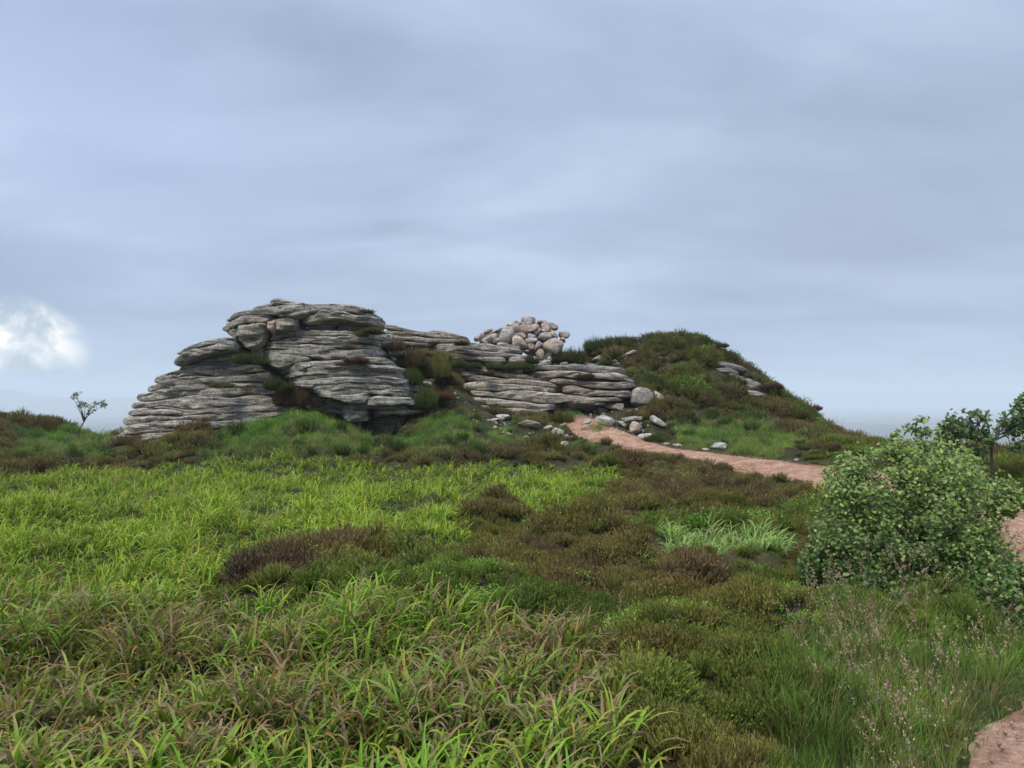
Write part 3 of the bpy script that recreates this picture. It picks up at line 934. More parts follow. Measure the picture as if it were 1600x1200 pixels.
# --- right-hand outcrop
rootF = tag(empty('rock_outcrop', (1.2, 23.6, 1.1)), 'low wide pinkish-grey outcrop of long cracked sheets behind the start of the gravel path', 'rock outcrop', 'granite outcrops of the tor')
yF_ = lambda px, py: 22.1 + (650 - py) * .016 + np.maximum(px - 940, 0) * .004
ctF = dict()
slabs(rootF, [
    (R3((540, 388), (600, 378), (700, 388), (850, 400), (990, 405)), R3((545, 402), (700, 412), (850, 432), (1000, 440)), {}),
    (R3((985, 402), (1020, 385), (1150, 383), (1280, 380), (1400, 385), (1600, 398)) + R4((60, 212), (150, 215), (280, 232)), R3((1000, 410), (1150, 412), (1280, 418), (1450, 422)) + R4((0, 240), (120, 250), (300, 266)), dict(dy=.1)),
    (R3((1040, 425), (1200, 412), (1380, 422), (1600, 430)) + R4((150, 255), (300, 265), (330, 288)), R3((1050, 455), (1100, 468), (1300, 462), (1450, 474)) + R4((0, 265), (150, 276), (300, 292), (345, 310)), {}),
    (R3((555, 405), (720, 412), (850, 430), (1000, 440), (1110, 472)), R3((560, 438), (720, 436), (900, 464), (1100, 492)), {}),
    (R3((575, 445), (700, 448), (830, 468), (1000, 474), (1140, 490), (1250, 520)), R3((610, 482), (730, 490), (860, 502), (1000, 510), (1130, 522), (1250, 532)), {}),
    (R3((500, 515), (620, 503), (720, 490), (860, 508), (1000, 512), (1240, 535)), R3((520, 542), (640, 552), (800, 556), (950, 546), (1100, 552), (1230, 566)), {}),
    (R3((1140, 478), (1250, 470), (1400, 488), (1500, 498)) + R4((20, 288), (150, 292), (300, 297), (350, 310)), R3((1150, 492), (1300, 512), (1450, 532)) + R4((30, 305), (150, 326), (260, 332), (345, 322)), {}),
    (R3((1285, 525), (1350, 518), (1500, 548)) + R4((0, 322), (100, 330), (250, 345), (335, 340)), R3((1240, 565), (1400, 590), (1500, 582)) + R4((10, 348), (130, 366), (290, 372)), {}),
    (R3((535, 550), (620, 550), (800, 556), (950, 550), (1100, 556), (1250, 572), (1500, 600)), R3((600, 588), (750, 582), (900, 602), (1050, 626), (1180, 638), (1300, 622), (1500, 610)), {}),
    (R3((545, 592), (650, 592), (800, 600), (950, 622), (1100, 640), (1250, 640)), R3((570, 632), (680, 628), (800, 642), (900, 662), (1000, 672), (1150, 682), (1245, 662)), {}),
    (R3((590, 638), (700, 642), (820, 660)), R3((600, 685), (720, 695), (820, 698)), {}),
    (R3((815, 662), (950, 668), (1100, 685), (1170, 680)), R3((830, 698), (950, 728), (1100, 704), (1165, 695)), {}),
    (R3((1400, 598),) + R4((0, 362), (100, 364), (200, 374), (290, 374)), R3((1400, 640),) + R4((0, 392), (100, 396), (200, 391), (288, 392)), {}),
    (R3((1240, 600), (1400, 600), (1560, 618)), R3((1250, 645), (1400, 655), (1560, 650)), dict(dy=.1)),
    # thinner split sheets
    (R3((740, 500), (860, 505), (920, 520)), R3((735, 522), (860, 530), (900, 532)), dict(dy=-.08, D=1.0, endp=3)),
    (R3((620, 560), (760, 568), (900, 578), (1040, 585)), R3((640, 580), (760, 580), (900, 600), (1040, 612)), dict(dy=-.08, D=1.0, endp=3)),
    (R3((960, 525), (1060, 520), (1180, 535)), R3((970, 548), (1060, 548), (1180, 556)), dict(dy=-.07, D=1.0, endp=3)),
    (R3((1300, 440), (1420, 440), (1560, 450)), R3((1310, 462), (1430, 462), (1560, 470)), dict(dy=-.06, D=1.0, endp=3)),
    (R3((560, 420), (640, 425), (700, 440)), R3((570, 445), (640, 450), (700, 450)), dict(dy=-.06, D=1.0, mat=M_granite_pink, endp=3)),
    (R3((540, 560), (1240, 600), (1560, 600)), R3((540, 690), (1240, 690), (1560, 680)), dict(dy=.55, D=2)),
    (R3((540, 420), (1240, 450), (1560, 450)), R3((540, 560), (1240, 600), (1560, 600)), dict(dy=.5, D=2.5)),
], yF_, 2.6, M_granite_low)

# --- small outcrop on the heathery knoll
rootG = tag(empty('rock_outcrop', (7.2, 26.6, 2.3)), 'small step of pale slabs showing through the heather on the right knoll', 'rock outcrop', 'granite outcrops of the tor')
yG = lambda px, py: 25.9 + (600 - py) * .015
slabs(rootG, [
    (R4((690, 208), (750, 200), (830, 208), (892, 240)), R4((700, 226), (800, 230), (892, 248)), {}),
    (R4((705, 234), (800, 230), (850, 248)), R4((715, 252), (800, 256), (850, 262)), {}),
    (R4((780, 262), (830, 258), (870, 275)), R4((790, 275), (840, 280), (870, 285)), {}),
    (R4((850, 286), (900, 280), (962, 310)), R4((860, 318), (910, 340), (950, 345)), dict(dy=.1)),
    (R4((868, 338), (940, 346), (978, 360)), R4((880, 358), (940, 368), (975, 372)), dict(dy=-.2)),
], yG, 1.4, M_granite, endp=3.0)


# ------------------------------------------------------------------ single stones
def stone_mesh(name, poly, Y, depth, org, mat, seed, nf=30, grow=1.0):
    pts = np.array(poly, float)
    pts = pts.mean(0) + (pts - pts.mean(0)) * grow
    pts = np.vstack([pts, pts[:1]])
    for _ in range(1):
        q = pts[:-1] * .88 + pts[1:] * .12
        r_ = pts[:-1] * .12 + pts[1:] * .88
        m_ = np.empty((len(q) * 2, 2)); m_[0::2], m_[1::2] = q, r_
        pts = np.vstack([m_, m_[:1]])
    d = np.concatenate([[0], np.cumsum(np.hypot(*np.diff(pts, axis=0).T))])
    u = np.linspace(0, d[-1], nf, endpoint=False)
    px, py = np.interp(u, d, pts[:, 0]), np.interp(u, d, pts[:, 1])
    area = np.sum(px * np.roll(py, -1) - np.roll(px, -1) * py)
    if area < 0:
        px, py = px[::-1], py[::-1]
    x, _, z = P(px, py, Y)
    cxx, czz = x.mean(), z.mean()
    size = max(np.ptp(x), np.ptp(z))
    rng_ = np.random.default_rng(seed)
    tilt = rng_.normal(0, .18, 2)
    prof = [(-.50, .35), (-.498, .62), (-.485, .80), (-.44, .92), (-.33, .985), (-.08, 1.0), (.2, .97), (.42, .75), (.5, .35)]
    V = []
    for f, s in prof:
        xx = cxx + (x - cxx) * s
        zz_ = czz + (z - czz) * s
        yy = Y + f * depth + .5 * depth * 0 + (xx - cxx) * tilt[0] + (zz_ - czz) * tilt[1]
        V.append(np.stack([xx, yy + 0 * xx, zz_], 1))
    V.append(np.array([[cxx, Y - .5 * depth, czz], [cxx, Y + .5 * depth, czz]]))
    V = np.vstack(V)
    k = 1.0 / max(size, .1)
    n1 = fbm(V[:, 0] * k * 2.2, V[:, 1] * k * 2.2, V[:, 2] * k * 2.2 + seed * 3.1, 3)
    n2 = fbm(V[:, 0] * k * 2.2 + 9, V[:, 1] * k * 2.2, V[:, 2] * k * 2.2 + seed * 3.1, 3)
    V[:, 1] += n1 * size * .14
    V[:, 0] += n2 * size * .03
    V[:, 2] += n1 * size * .03
    cen = V.mean(0)
    for q_ in range(11):
        nrm = rng_.normal(0, 1, 3) * [1, 1, 1]
        if q_ < 7:
            nrm[1] = -abs(nrm[1]) - .3
        nrm /= np.linalg.norm(nrm)
        pr_ = (V - cen) @ nrm
        lim = pr_.max() * rng_.uniform(.58, .88)
        V -= np.maximum(pr_ - lim, 0)[:, None] * nrm * .93
    V -= np.array(org)
    m = len(prof)
    a0 = np.arange(m - 1)[:, None] * nf + np.arange(nf)
    b0 = np.arange(m - 1)[:, None] * nf + (np.arange(nf) + 1) % nf
    q_ = np.stack([a0, b0, b0 + nf, a0 + nf], -1).reshape(-1, 4)
    c0 = m * nf
    i0 = np.arange(nf)
    f0 = np.stack([np.full(nf, c0), (i0 + 1) % nf, i0], 1)
    f1 = np.stack([np.full(nf, c0 + 1), (m - 1) * nf + i0, (m - 1) * nf + (i0 + 1) % nf], 1)
    me = mesh_np(name, V, [q_, f0, f1], mat, smooth=name in ('core', 'heap'))
    return me


# --- cairn
MP, MW, MG = M_granite_pink, M_granite_white, M_granite_grey
rootH = tag(empty('cairn', (0.8, 26.2, 2.4)), 'cairn of loose pink and pale grey stones heaped behind the rock ridge', 'cairn')
cairn = [
    ([(690, 130), (740, 112), (850, 118), (862, 150), (830, 190), (740, 205), (700, 180)], MG, 0, .6),
    ([(610, 230), (740, 210), (900, 205), (880, 250), (790, 292), (700, 300), (610, 285), (595, 260)], MP, -.25, .7),
    ([(915, 190), (960, 172), (1000, 185), (1030, 250), (990, 292), (950, 270), (920, 230)], MP, -.1, .6),
    ([(1000, 178), (1080, 183), (1107, 225), (1085, 275), (1040, 262), (1010, 220)], MG, .05, .6),
    ([(862, 148), (980, 155), (988, 178), (920, 188), (870, 182)], MP, .1, .6),
    ([(498, 212), (540, 168), (620, 150), (660, 160), (600, 222), (530, 242)], MG, .15, .6),
    ([(610, 185), (680, 160), (722, 195), (640, 214)], MP, -.05, .5),
    ([(412, 292), (470, 263), (590, 262), (606, 300), (592, 405), (440, 410)], MG, -.35, .7),
    ([(228, 392), (340, 310), (410, 288), (422, 340), (360, 382), (250, 400)], MG, -.1, .6),
    ([(130, 385), (160, 340), (210, 298), (260, 292), (287, 320), (210, 382), (160, 392)], MG, 0, .6),
    ([(258, 290), (300, 243), (360, 248), (352, 272), (280, 312)], MG, .15, .5),
    ([(286, 330), (400, 255), (412, 280), (300, 348)], MP, .05, .5),
    ([(398, 265), (480, 233), (512, 240), (420, 294)], MG, .1, .5),
    ([(500, 245), (560, 232), (605, 238), (600, 262), (500, 268)], MP, .0, .4),
    ([(355, 388), (430, 343), (442, 402), (380, 410)], MP, -.2, .4),
    ([(600, 330), (650, 318), (692, 350), (752, 430), (757, 462), (680, 492), (600, 470), (588, 400)], MP, -.5, .7),
    ([(606, 300), (700, 298), (752, 320), (757, 352), (720, 362), (620, 322)], MG, -.25, .5),
    ([(763, 298), (800, 293), (852, 330), (852, 352), (768, 362)], MW, -.42, .35),
    ([(808, 290), (870, 248), (917, 250), (907, 292), (850, 322)], MP, -.25, .5),
    ([(728, 372), (762, 348), (862, 354), (872, 382), (800, 418), (758, 412)], MW, -.42, .45),
    ([(758, 420), (862, 386), (842, 440), (812, 492), (773, 482)], MP, -.38, .45),
    ([(833, 482), (870, 390), (900, 373), (942, 410), (932, 442), (850, 492)], MW, -.52, .4),
    ([(858, 332), (880, 300), (1030, 293), (1047, 340), (1000, 372), (900, 378)], MG, -.42, .6),
    ([(1018, 290), (1052, 258), (1117, 340), (1092, 367), (1050, 352)], MP, -.3, .5),
    ([(943, 420), (1000, 380), (1070, 360), (1162, 395), (1132, 500), (1082, 552), (1000, 527), (943, 492)], MP, -.62, .8),
    ([(838, 497), (920, 478), (952, 520), (942, 602), (900, 602), (858, 540)], MP, -.55, .5),
    ([(868, 658), (950, 602), (1020, 590), (1042, 665), (900, 668)], MG, -.75, .5),
    ([(980, 572), (1010, 553), (1042, 600), (1000, 612)], MW, -.75, .3),
    ([(1105, 290), (1150, 273), (1220, 288), (1247, 330), (1200, 352), (1120, 342)], MG, 0, .6),
    ([(398, 415), (450, 402), (662, 450), (657, 485), (560, 472), (470, 450)], M_granite, -.75, .5),
    ([(898, 235), (960, 250), (972, 292), (918, 292)], MW, -.2, .3),
    ([(828, 555), (892, 580), (902, 612), (838, 602)], MP, -.6, .35),
    ([(1108, 668), (1140, 633), (1212, 625), (1215, 665)], MG, -.85, .4),
    ([(1338, 570), (1392, 562), (1402, 602), (1350, 602)], MG, -.3, .4),
    ([(1120, 345), (1180, 350), (1190, 400), (1150, 400)], MP, -.2, .4),
    ([(690, 490), (760, 470), (790, 500), (720, 520)], MG, -.45, .3),
]
for i, (pl, mt, dy, dp) in enumerate(cairn):
    Yc = 26.2 + dy
    me = stone_mesh('stone', R5(*pl), Yc, dp, rootH.location, mt, 100 + i, 17, 1.14)
    link('stone', me, rootH)
# the heap behind the facing stones
cv = []
me = stone_mesh('heap', R5((130, 410), (165, 350), (250, 305), (320, 300), (520, 240), (640, 180), (860, 170), (1040, 240), (1110, 350), (1200, 420), (1160, 620), (900, 640), (760, 520), (500, 460)), 26.6, 1.1, rootH.location, M_granite_grey, 77, 40)
link('rubble_core', me, rootH)

# --- boulders lying about
boulders = [
    (R8((690, 120), (730, 55), (780, 22), (870, 38), (920, 95), (928, 160), (890, 200), (760, 208), (680, 190)), 22.2, .9, MG, 'big rounded grey boulder standing at the right end of the low outcrop', None),
    (R8((455, 185), (480, 150), (560, 165), (665, 175), (655, 235), (590, 242), (460, 208)), 22.0, .8, MP, 'flat-topped pink block just left of the big rounded boulder', None),
    (R8((385, 225), (420, 206), (520, 230), (545, 262), (420, 278)), 21.8, .6, MW, 'pale wedge-shaped stone between two green tufts below the outcrop', None),
    (R8((340, 325), (410, 283), (490, 278), (570, 310), (592, 352), (500, 388), (360, 365)), 21.5, .8, MG, 'broad domed grey boulder at the upper edge of the gravel path', None),
    (R8((283, 348), (320, 308), (370, 320), (377, 362), (300, 374)), 21.4, .4, MG, 'small round dark grey stone touching the left side of the domed boulder', None),
    (R8((600, 318), (700, 288), (835, 284), (845, 315), (660, 338)), 21.4, .6, MG, 'long thin grey slab lying flat above the leaning pinkish stone', None),
    (R8((600, 332), (640, 328), (715, 392), (690, 405), (620, 364)), 21.1, .4, MG, 'narrow grey stone slanting down to the right above the path', None),
    (R8((698, 362), (720, 328), (770, 338), (842, 400), (812, 442), (740, 468), (704, 422)), 20.9, .6, MP, 'pinkish pointed stone leaning left beside the path', None),
    (R8((768, 482), (800, 444), (912, 440), (862, 492), (810, 518), (774, 508)), 20.4, .5, MW, 'pale smooth stone at the path edge, tucked under a dark green tuft', None),
    (R8((880, 292), (930, 278), (1055, 380), (1035, 402), (920, 352)), 21.3, .4, MG, 'weathered grey slab sloping down right into the grass above the path', None),
    (R8((605, 442), (650, 424), (702, 450), (692, 468), (620, 463)), 20.8, .4, MP, 'small low beige stone at the foot of the leaning pinkish stone', None),
    (R8((0, 412), (60, 384), (142, 410), (132, 447), (60, 463), (0, 452)), 20.6, .6, MW, 'flat whitish stone just left of where the gravel path starts', None),
    (R8((80, 522), (120, 510), (162, 530), (132, 562), (93, 557)), 19.4, .35, MW, 'small white stone alone in the heather below the start of the path', None),
    (R8((1436, 572), (1480, 523), (1560, 518), (1594, 545), (1562, 582), (1460, 587)), 19.0, .6, MW, 'pale rounded boulder alone in the grass above the bend of the path', None),
    (R8((1346, 582), (1390, 568), (1434, 590), (1380, 604)), 18.8, .35, MG, 'small low stone left of the pale rounded boulder above the path', None),
    (R8((985, 532), (1040, 519), (1095, 540), (1000, 548)), 19.3, .35, MP, 'low edging stone on the upper side of the path, left one of two', None),
    (R8((1086, 538), (1140, 529), (1185, 552), (1100, 555)), 19.0, .35, MP, 'low edging stone on the upper side of the path, right one of two', None),
    (R3((785, 718), (840, 706), (900, 704), (935, 720), (900, 738), (800, 738)), 21.4, .6, MW, 'low flat beige slab in the grass at the foot of the wide outcrop', None),
    (R3((940, 748), (1030, 738), (1122, 765), (1112, 802), (1000, 785)), 20.9, .7, MP, 'broad pink slab half sunk in the turf below the wide outcrop', None),
    (R3((1112, 792), (1180, 773), (1207, 800), (1150, 822)), 20.6, .5, MP, 'small pink stone between the sunken pink slab and the flat whitish stone', None),
    (R3((1180, 682), (1250, 676), (1285, 700), (1240, 712), (1195, 704)), 21.9, .4, MP, 'small pink stone at the foot of the wide outcrop, above the brown heather tuft', None),
    (R3((726, 738), (830, 728), (855, 745), (800, 755), (740, 754)), 21.0, .4, MG, 'thin grey stone almost buried in grass below the flat beige slab', None),
    (R2((-5, 905), (40, 900), (62, 915), (60, 940), (20, 965), (-5, 960)), 18.1, .35, MW, 'pale stone at the lower edge of the left outcrop beside the grassy bank', None),
    (R4((120, 205), (160, 175), (205, 160), (195, 178), (150, 208)), 25.8, .4, MG, 'grey stone slanting up between two tufts left of the heathery knoll', None),
    (R4((288, 165), (330, 145), (365, 140), (360, 150), (300, 178)), 26.2, .4, MP, 'slim purplish stone on bare peat near the top of the knoll', None),
    (R4((228, 212), (260, 205), (280, 212), (240, 220)), 25.6, .3, MW, 'small white flat stone on the top edge of the wide outcrop', None),
    (R2((1396, 592), (1430, 578), (1442, 605), (1405, 612)), 20.3, .3, MG, 'upper small grey stone in the gully right of the tall tor', None),
    (R2((1405, 625), (1490, 638), (1512, 680), (1430, 652)), 20.2, .4, MG, 'lower wedge of grey stone in the gully right of the tall tor', None),
    (R2((1498, 740), (1525, 745), (1518, 762), (1500, 758)), 20.0, .2, MW, 'tiny pale stone at the bottom of the gully right of the tall tor', None),
    (R4((0, 585), (18, 580), (28, 600), (5, 612)), 18.6, .3, MW, 'small pale stone at the edge of the heather left of the path', None),
    (R4((640, 410), (665, 418), (670, 425), (650, 425)), 22.6, .25, MG, 'tiny grey stone on bare soil at the foot of the knoll', None),
    (R8((250, 385), (300, 372), (420, 420), (400, 436), (280, 425)), 21.0, .4, MP, 'reddish crumbling stone at the very start of the gravel path', None),
    (R8((345, 190), (375, 178), (450, 205), (420, 222), (350, 214)), 22.1, .4, MP, 'pink stone behind the green tuft below the right end of the outcrop', None),
    (R4((1105, 675), (1125, 665), (1140, 672), (1130, 685)), 17.0, .2, M_granite, 'dark little stone against the heather on the far side of the path', None),
    (R8((900, 70), (940, 60), (1010, 120), (1030, 160), (960, 170), (925, 130)), 22.7, .5, MP, 'pinkish stone behind and right of the big rounded boulder', None),
]
CLEAR = []
for i, (pl, Y, dp, mt, lab, grp) in enumerate(boulders):
    pl = np.array(pl)
    gY = ground_Y(pl[:, 0].mean(), pl[:, 1].max() - 1, 15)
    if gY and abs(gY - Y) < 4:
        Y = gY
    CLEAR.append((pl[:, 0].min() - 3, pl[:, 0].max() + 3, pl[:, 1].min() - 4, pl[:, 1].max() + 5, Y + .1))
    bx, by, bz = P(pl[:, 0].mean(), pl[:, 1].max(), Y)
    org = (float(bx), float(by), float(bz))
    me = stone_mesh('boulder', pl, Y + dp * .3, dp, org, mt, 300 + i, 22)
    tag(link('boulder', me, None, org), lab, 'boulder', 'boulders and stones lying about the tor')

def core(root, poly, Y, depth, seed, mat=None):
    me = stone_mesh('core', poly, Y + depth * .5, depth, root.location, mat or M_granite, seed, 48)
    link('core', me, root)


core(rootA, [(200, 715), (232, 640), (262, 605), (300, 578), (345, 560), (395, 558), (440, 600), (470, 640), (470, 715)], 20.9, 1.0, 501)
core(rootC, R2((390, 430), (380, 330), (520, 290), (1100, 320), (1180, 430), (1300, 620), (1330, 740), (1100, 770), (880, 740), (620, 640), (480, 540)), 20.3, 1.4, 502)
core(rootC, R2((300, 520), (420, 560), (700, 720), (900, 780), (900, 900), (560, 900), (380, 760)), 20.9, .8, 505)
core(rootD, R2((180, 240), (260, 180), (600, 150), (1000, 170), (1090, 215), (1000, 260), (500, 260), (300, 330), (240, 370)), 20.2, 1.0, 503, M_granite)
core(rootF, R3((960, 350), (1100, 372), (1400, 372), (1600, 405), (1620, 440), (1300, 470), (960, 440)), 25.3, 1.4, 507, M_granite_low)
core(rootE, R3((0, 280), (100, 215), (380, 215), (640, 255), (1000, 335), (1050, 400), (640, 400), (0, 400)), 25.6, 1.2, 504, M_granite_low)

# ------------------------------------------------------------------ vegetation meshes
def ribbon_leaves(N, base, az, length, width, lean, curl, cbase, cmid, ctip, nseg=6, fold=.25, twist=None, tipw=0.0, bend=1.3):
    """vectorised arching leaves. returns verts, quads, colours"""
    t = np.linspace(0, 1, nseg + 1)
    # integrate angle from vertical
    ang = lean[:, None] + curl[:, None] * t ** bend
    ds = length[:, None] / nseg
    r_ = np.concatenate([np.zeros((N, 1)), np.cumsum(np.sin(ang[:, :-1]) * ds, 1)], 1)
    z_ = np.concatenate([np.zeros((N, 1)), np.cumsum(np.cos(ang[:, :-1]) * ds, 1)], 1)
    w_ = width[:, None] * (np.clip(1 - t ** 2.6, tipw, 1) * (.55 + .45 * np.clip(t * 4, 0, 1)))
    ca, sa = np.cos(az)[:, None], np.sin(az)[:, None]
    cx_ = base[:, 0:1] + r_ * ca
    cy_ = base[:, 1:2] + r_ * sa
    cz_ = base[:, 2:3] + z_
    tw = (twist if twist is not None else np.zeros(N))[:, None] * t
    sx_, sy_ = -sa * np.cos(tw), ca * np.cos(tw)
    sz_ = np.sin(tw)
    V = np.empty((N, nseg + 1, 3, 3))
    nx_, nz_ = -np.cos(ang), np.sin(ang)
    for j, s in enumerate((-1, 0, 1)):
        off = w_ * .5 * s
        dn = 0 if s else fold
        V[:, :, j, 0] = cx_ + sx_ * off + nx_ * ca * (-w_ * dn)
        V[:, :, j, 1] = cy_ + sy_ * off + nx_ * sa * (-w_ * dn)
        V[:, :, j, 2] = cz_ + sz_ * off - nz_ * w_ * dn
    b = np.arange(N)[:, None, None] * (nseg + 1) * 3 + np.arange(nseg)[None, :, None] * 3 + np.arange(2)[None, None, :]
    Q = np.stack([b, b + 1, b + 4, b + 3], -1).reshape(-1, 4)
    tt = t[None, :, None]
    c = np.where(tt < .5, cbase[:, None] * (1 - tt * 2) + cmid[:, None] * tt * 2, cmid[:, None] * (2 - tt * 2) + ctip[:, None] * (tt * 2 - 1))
    C = np.repeat(c[:, :, None, :], 3, 2).reshape(-1, 3)
    return V.reshape(-1, 3), Q, C


def tubes(paths, radii, sides=5):
    """list of polylines -> verts, quads"""
    Vs, Qs, o = [], [], 0
    for p, r_ in zip(paths, radii):
        p = np.asarray(p, float)
        n = len(p)
        tn = np.gradient(p, axis=0)
        tn /= np.linalg.norm(tn, axis=1)[:, None] + 1e-9
        up = np.where(np.abs(tn[:, 2:3]) > .9, np.array([[1., 0, 0]]), np.array([[0., 0, 1]]))
        a = np.cross(tn, up); a /= np.linalg.norm(a, axis=1)[:, None] + 1e-9
        b = np.cross(tn, a)
        th = np.arange(sides) / sides * 2 * np.pi
        rr = np.asarray(r_, float).reshape(-1, 1, 1) * np.ones((n, 1, 1))
        V = p[:, None] + rr * (np.cos(th)[None, :, None] * a[:, None] + np.sin(th)[None, :, None] * b[:, None])
        Vs.append(V.reshape(-1, 3))
        i0 = np.arange(n - 1)[:, None] * sides + np.arange(sides)
        i1 = np.arange(n - 1)[:, None] * sides + (np.arange(sides) + 1) % sides
        Qs.append(np.stack([i0, i1, i1 + sides, i0 + sides], -1).reshape(-1, 4) + o)
        o += n * sides
    return np.vstack(Vs), np.vstack(Qs)


# ---- clump variants (heather, grass, moss) as meshes kept outside the scene
def heather_clump(name, seed, n=85, rad=.17, hgt=.24, woody=.2, spread=.6, mat=None, ragged=0.0):
    r_ = np.random.default_rng(seed)
    V, T, C, o = [], [], [], 0
    for i in range(n):
        a, rr = r_.uniform(0, 2 * np.pi), rad * np.sqrt(r_.uniform(0, 1))
        tip = np.array([rr * np.cos(a), rr * np.sin(a), hgt * (1 - .45 * (rr / rad) ** 2) * r_.uniform(.75, 1.12) * (1 - ragged * r_.uniform() ** 2 + .35 * ragged * (r_.uniform() < .12))])
        bs = np.array([tip[0] * (1 - spread), tip[1] * (1 - spread), tip[2] * .2])
        tip[:2] += r_.normal(0, .012, 2)
        mid = (bs + tip) / 2 + r_.normal(0, .008, 3)
        ts = np.array([0, .5, 1.0])
        p = np.array([bs, mid, tip])
        br = r_.uniform(.7, 1.25)
        deadness = r_.uniform() < woody
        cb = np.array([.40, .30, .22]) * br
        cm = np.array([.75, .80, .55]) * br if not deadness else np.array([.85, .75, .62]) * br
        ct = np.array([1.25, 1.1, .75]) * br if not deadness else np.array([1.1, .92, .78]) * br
        ax = r_.uniform(0, 2 * np.pi)
        w = r_.uniform(.0036, .0065)
        th = ax + np.arange(3) * 2 * np.pi / 3
        for k in range(3):
            ww = w * (1, 1.1, .25)[k]
            for h in th:
                V.append(p[k] + ww * np.array([np.cos(h), np.sin(h), 0])); C.append((cb, cm, ct)[k])
        for k in range(2):
            for j in range(3):
                a0, a1 = o + k * 3 + j, o + k * 3 + (j + 1) % 3
                T += [(a0, a1, a1 + 3), (a0, a1 + 3, a0 + 3)]
        o += 9
        for l in range(15):
            f = r_.uniform(.35, 1.0)
            q = (p[1] + (p[2] - p[1]) * (f - .5) * 2) if f > .5 else (p[0] + (p[1] - p[0]) * f * 2)
            ph = r_.uniform(0, 2 * np.pi)
            ln = r_.uniform(.012, .026)
            out = np.array([np.cos(ph), np.sin(ph), 0]) * ln * .6 + np.array([0, 0, ln * .9])
            sd = np.array([-np.sin(ph), np.cos(ph), 0]) * .0028
            V += [q - sd, q + sd, q + out]
            cc = cm * (1 - f) + ct * f
            cc = cc * r_.uniform(.75, 1.25)
            C += [cc * .8, cc * .8, cc]
            T.append((o, o + 1, o + 2)); o += 3
    return mesh_np(name, np.array(V), np.array(T), mat, np.array(C), smooth=False)


def grass_clump(name, seed, n=46, rad=.11, hgt=.26, wid=.004, mat=None, heads=0, pale=.1):
    r_ = np.random.default_rng(seed)
    az = r_.uniform(0, 2 * np.pi, n)
    rr = rad * np.sqrt(r_.uniform(0, 1, n)) * .7
    base = np.stack([rr * np.cos(az), rr * np.sin(az), np.zeros(n) - .02], 1)
    ln = hgt * r_.uniform(.55, 1.15, n)
    k = (r_.uniform(0, 1, n) < pale)[:, None]
    br = r_.uniform(.75, 1.25, (n, 1))
    cb = np.where(k, [[.9, .75, .5]], [[.55, .6, .35]]) * br
    cm = np.where(k, [[1.5, 1.1, .9]], [[.9, 1.0, .6]]) * br
    ct = np.where(k, [[1.8, 1.35, 1.2]], [[1.25, 1.2, .9]]) * br
    V, Q, C = ribbon_leaves(n, base, az + r_.normal(0, .6, n), ln, np.full(n, wid) * r_.uniform(.7, 1.3, n), r_.uniform(.02, .35, n), r_.uniform(.3, 1.6, n), cb, cm, ct, 4, .15)
    if heads:
        VV, QQ, CC, o = [V], [Q], [C], len(V)
        for i in range(heads):
            a = r_.uniform(0, 2 * np.pi)
            l_ = r_.uniform(.38, .62) * hgt / .26
            tt = np.linspace(0, 1, 6)
            ang = .1 + r_.uniform(.2, .9) * tt ** 2
            px_ = np.cumsum(np.sin(ang)) * l_ / 6
            pz_ = np.cumsum(np.cos(ang)) * l_ / 6
            pth = np.stack([px_ * np.cos(a), px_ * np.sin(a), pz_], 1)
            v, q = tubes([pth], [np.linspace(.0014, .0007, 6)], 3)
            VV.append(v); QQ.append(q + o); CC.append(np.tile([1.5, 1.3, .95], (len(v), 1))); o += len(v)
            # panicle of small spikelets
            m_ = 22
            f = r_.uniform(.62, 1.02, m_)
            pos = np.stack([np.interp(f, tt, pth[:, j]) for j in range(3)], 1)
            pos += r_.normal(0, .007, (m_, 3)) * (1.1 - f)[:, None] * 3
            d = r_.normal(0, .5, (m_, 3)) + [0, 0, .9]
            d /= np.linalg.norm(d, axis=1)[:, None]
            sd = np.cross(d, r_.normal(0, 1, (m_, 3))); sd /= np.linalg.norm(sd, axis=1)[:, None]
            s1 = .013
            vv = np.stack([pos, pos + d * s1 * .5 + sd * .0034, pos + d * s1, pos + d * s1 * .5 - sd * .0034], 1).reshape(-1, 3)
            VV.append(vv); QQ.append(np.arange(m_ * 4).reshape(-1, 4) + o)
            CC.append(np.tile([2.5, 1.95, 2.7], (m_ * 4, 1)) * r_.uniform(.7, 1.1)); o += m_ * 4
        V, Q, C = np.vstack(VV), np.vstack(QQ), np.vstack(CC)
    return mesh_np(name, V, Q, mat, C, smooth=True)


def leafy_clump(name, seed, n=260, rad=.17, hgt=.16, mat=None, size=.014):
    """bilberry and moss: low dome of small oval leaves"""
    r_ = np.random.default_rng(seed)
    a = r_.uniform(0, 2 * np.pi, n)
    rr = rad * np.sqrt(r_.uniform(0, 1, n))
    z = hgt * (1 - .6 * (rr / rad) ** 2) * r_.uniform(.35, 1.05, n)
    pos = np.stack([rr * np.cos(a), rr * np.sin(a), z], 1)
    d = np.stack([np.cos(a) * .6, np.sin(a) * .6, np.ones(n) * .5], 1) + r_.normal(0, .5, (n, 3))
    d /= np.linalg.norm(d, axis=1)[:, None]
    sd = np.cross(d, r_.normal(0, 1, (n, 3))); sd /= np.linalg.norm(sd, axis=1)[:, None]
    s = size * r_.uniform(.7, 1.3, (n, 1))
    V = np.stack([pos, pos + d * s * .5 + sd * s * .35, pos + d * s, pos + d * s * .5 - sd * s * .35], 1).reshape(-1, 3)
    c = (np.array([.75, .85, .6]) + .45 * (z / hgt)[:, None]) * r_.uniform(.7, 1.3, (n, 1))
    return mesh_np(name, V, np.arange(n * 4).reshape(-1, 4), mat, np.repeat(c, 4, 0), smooth=False)


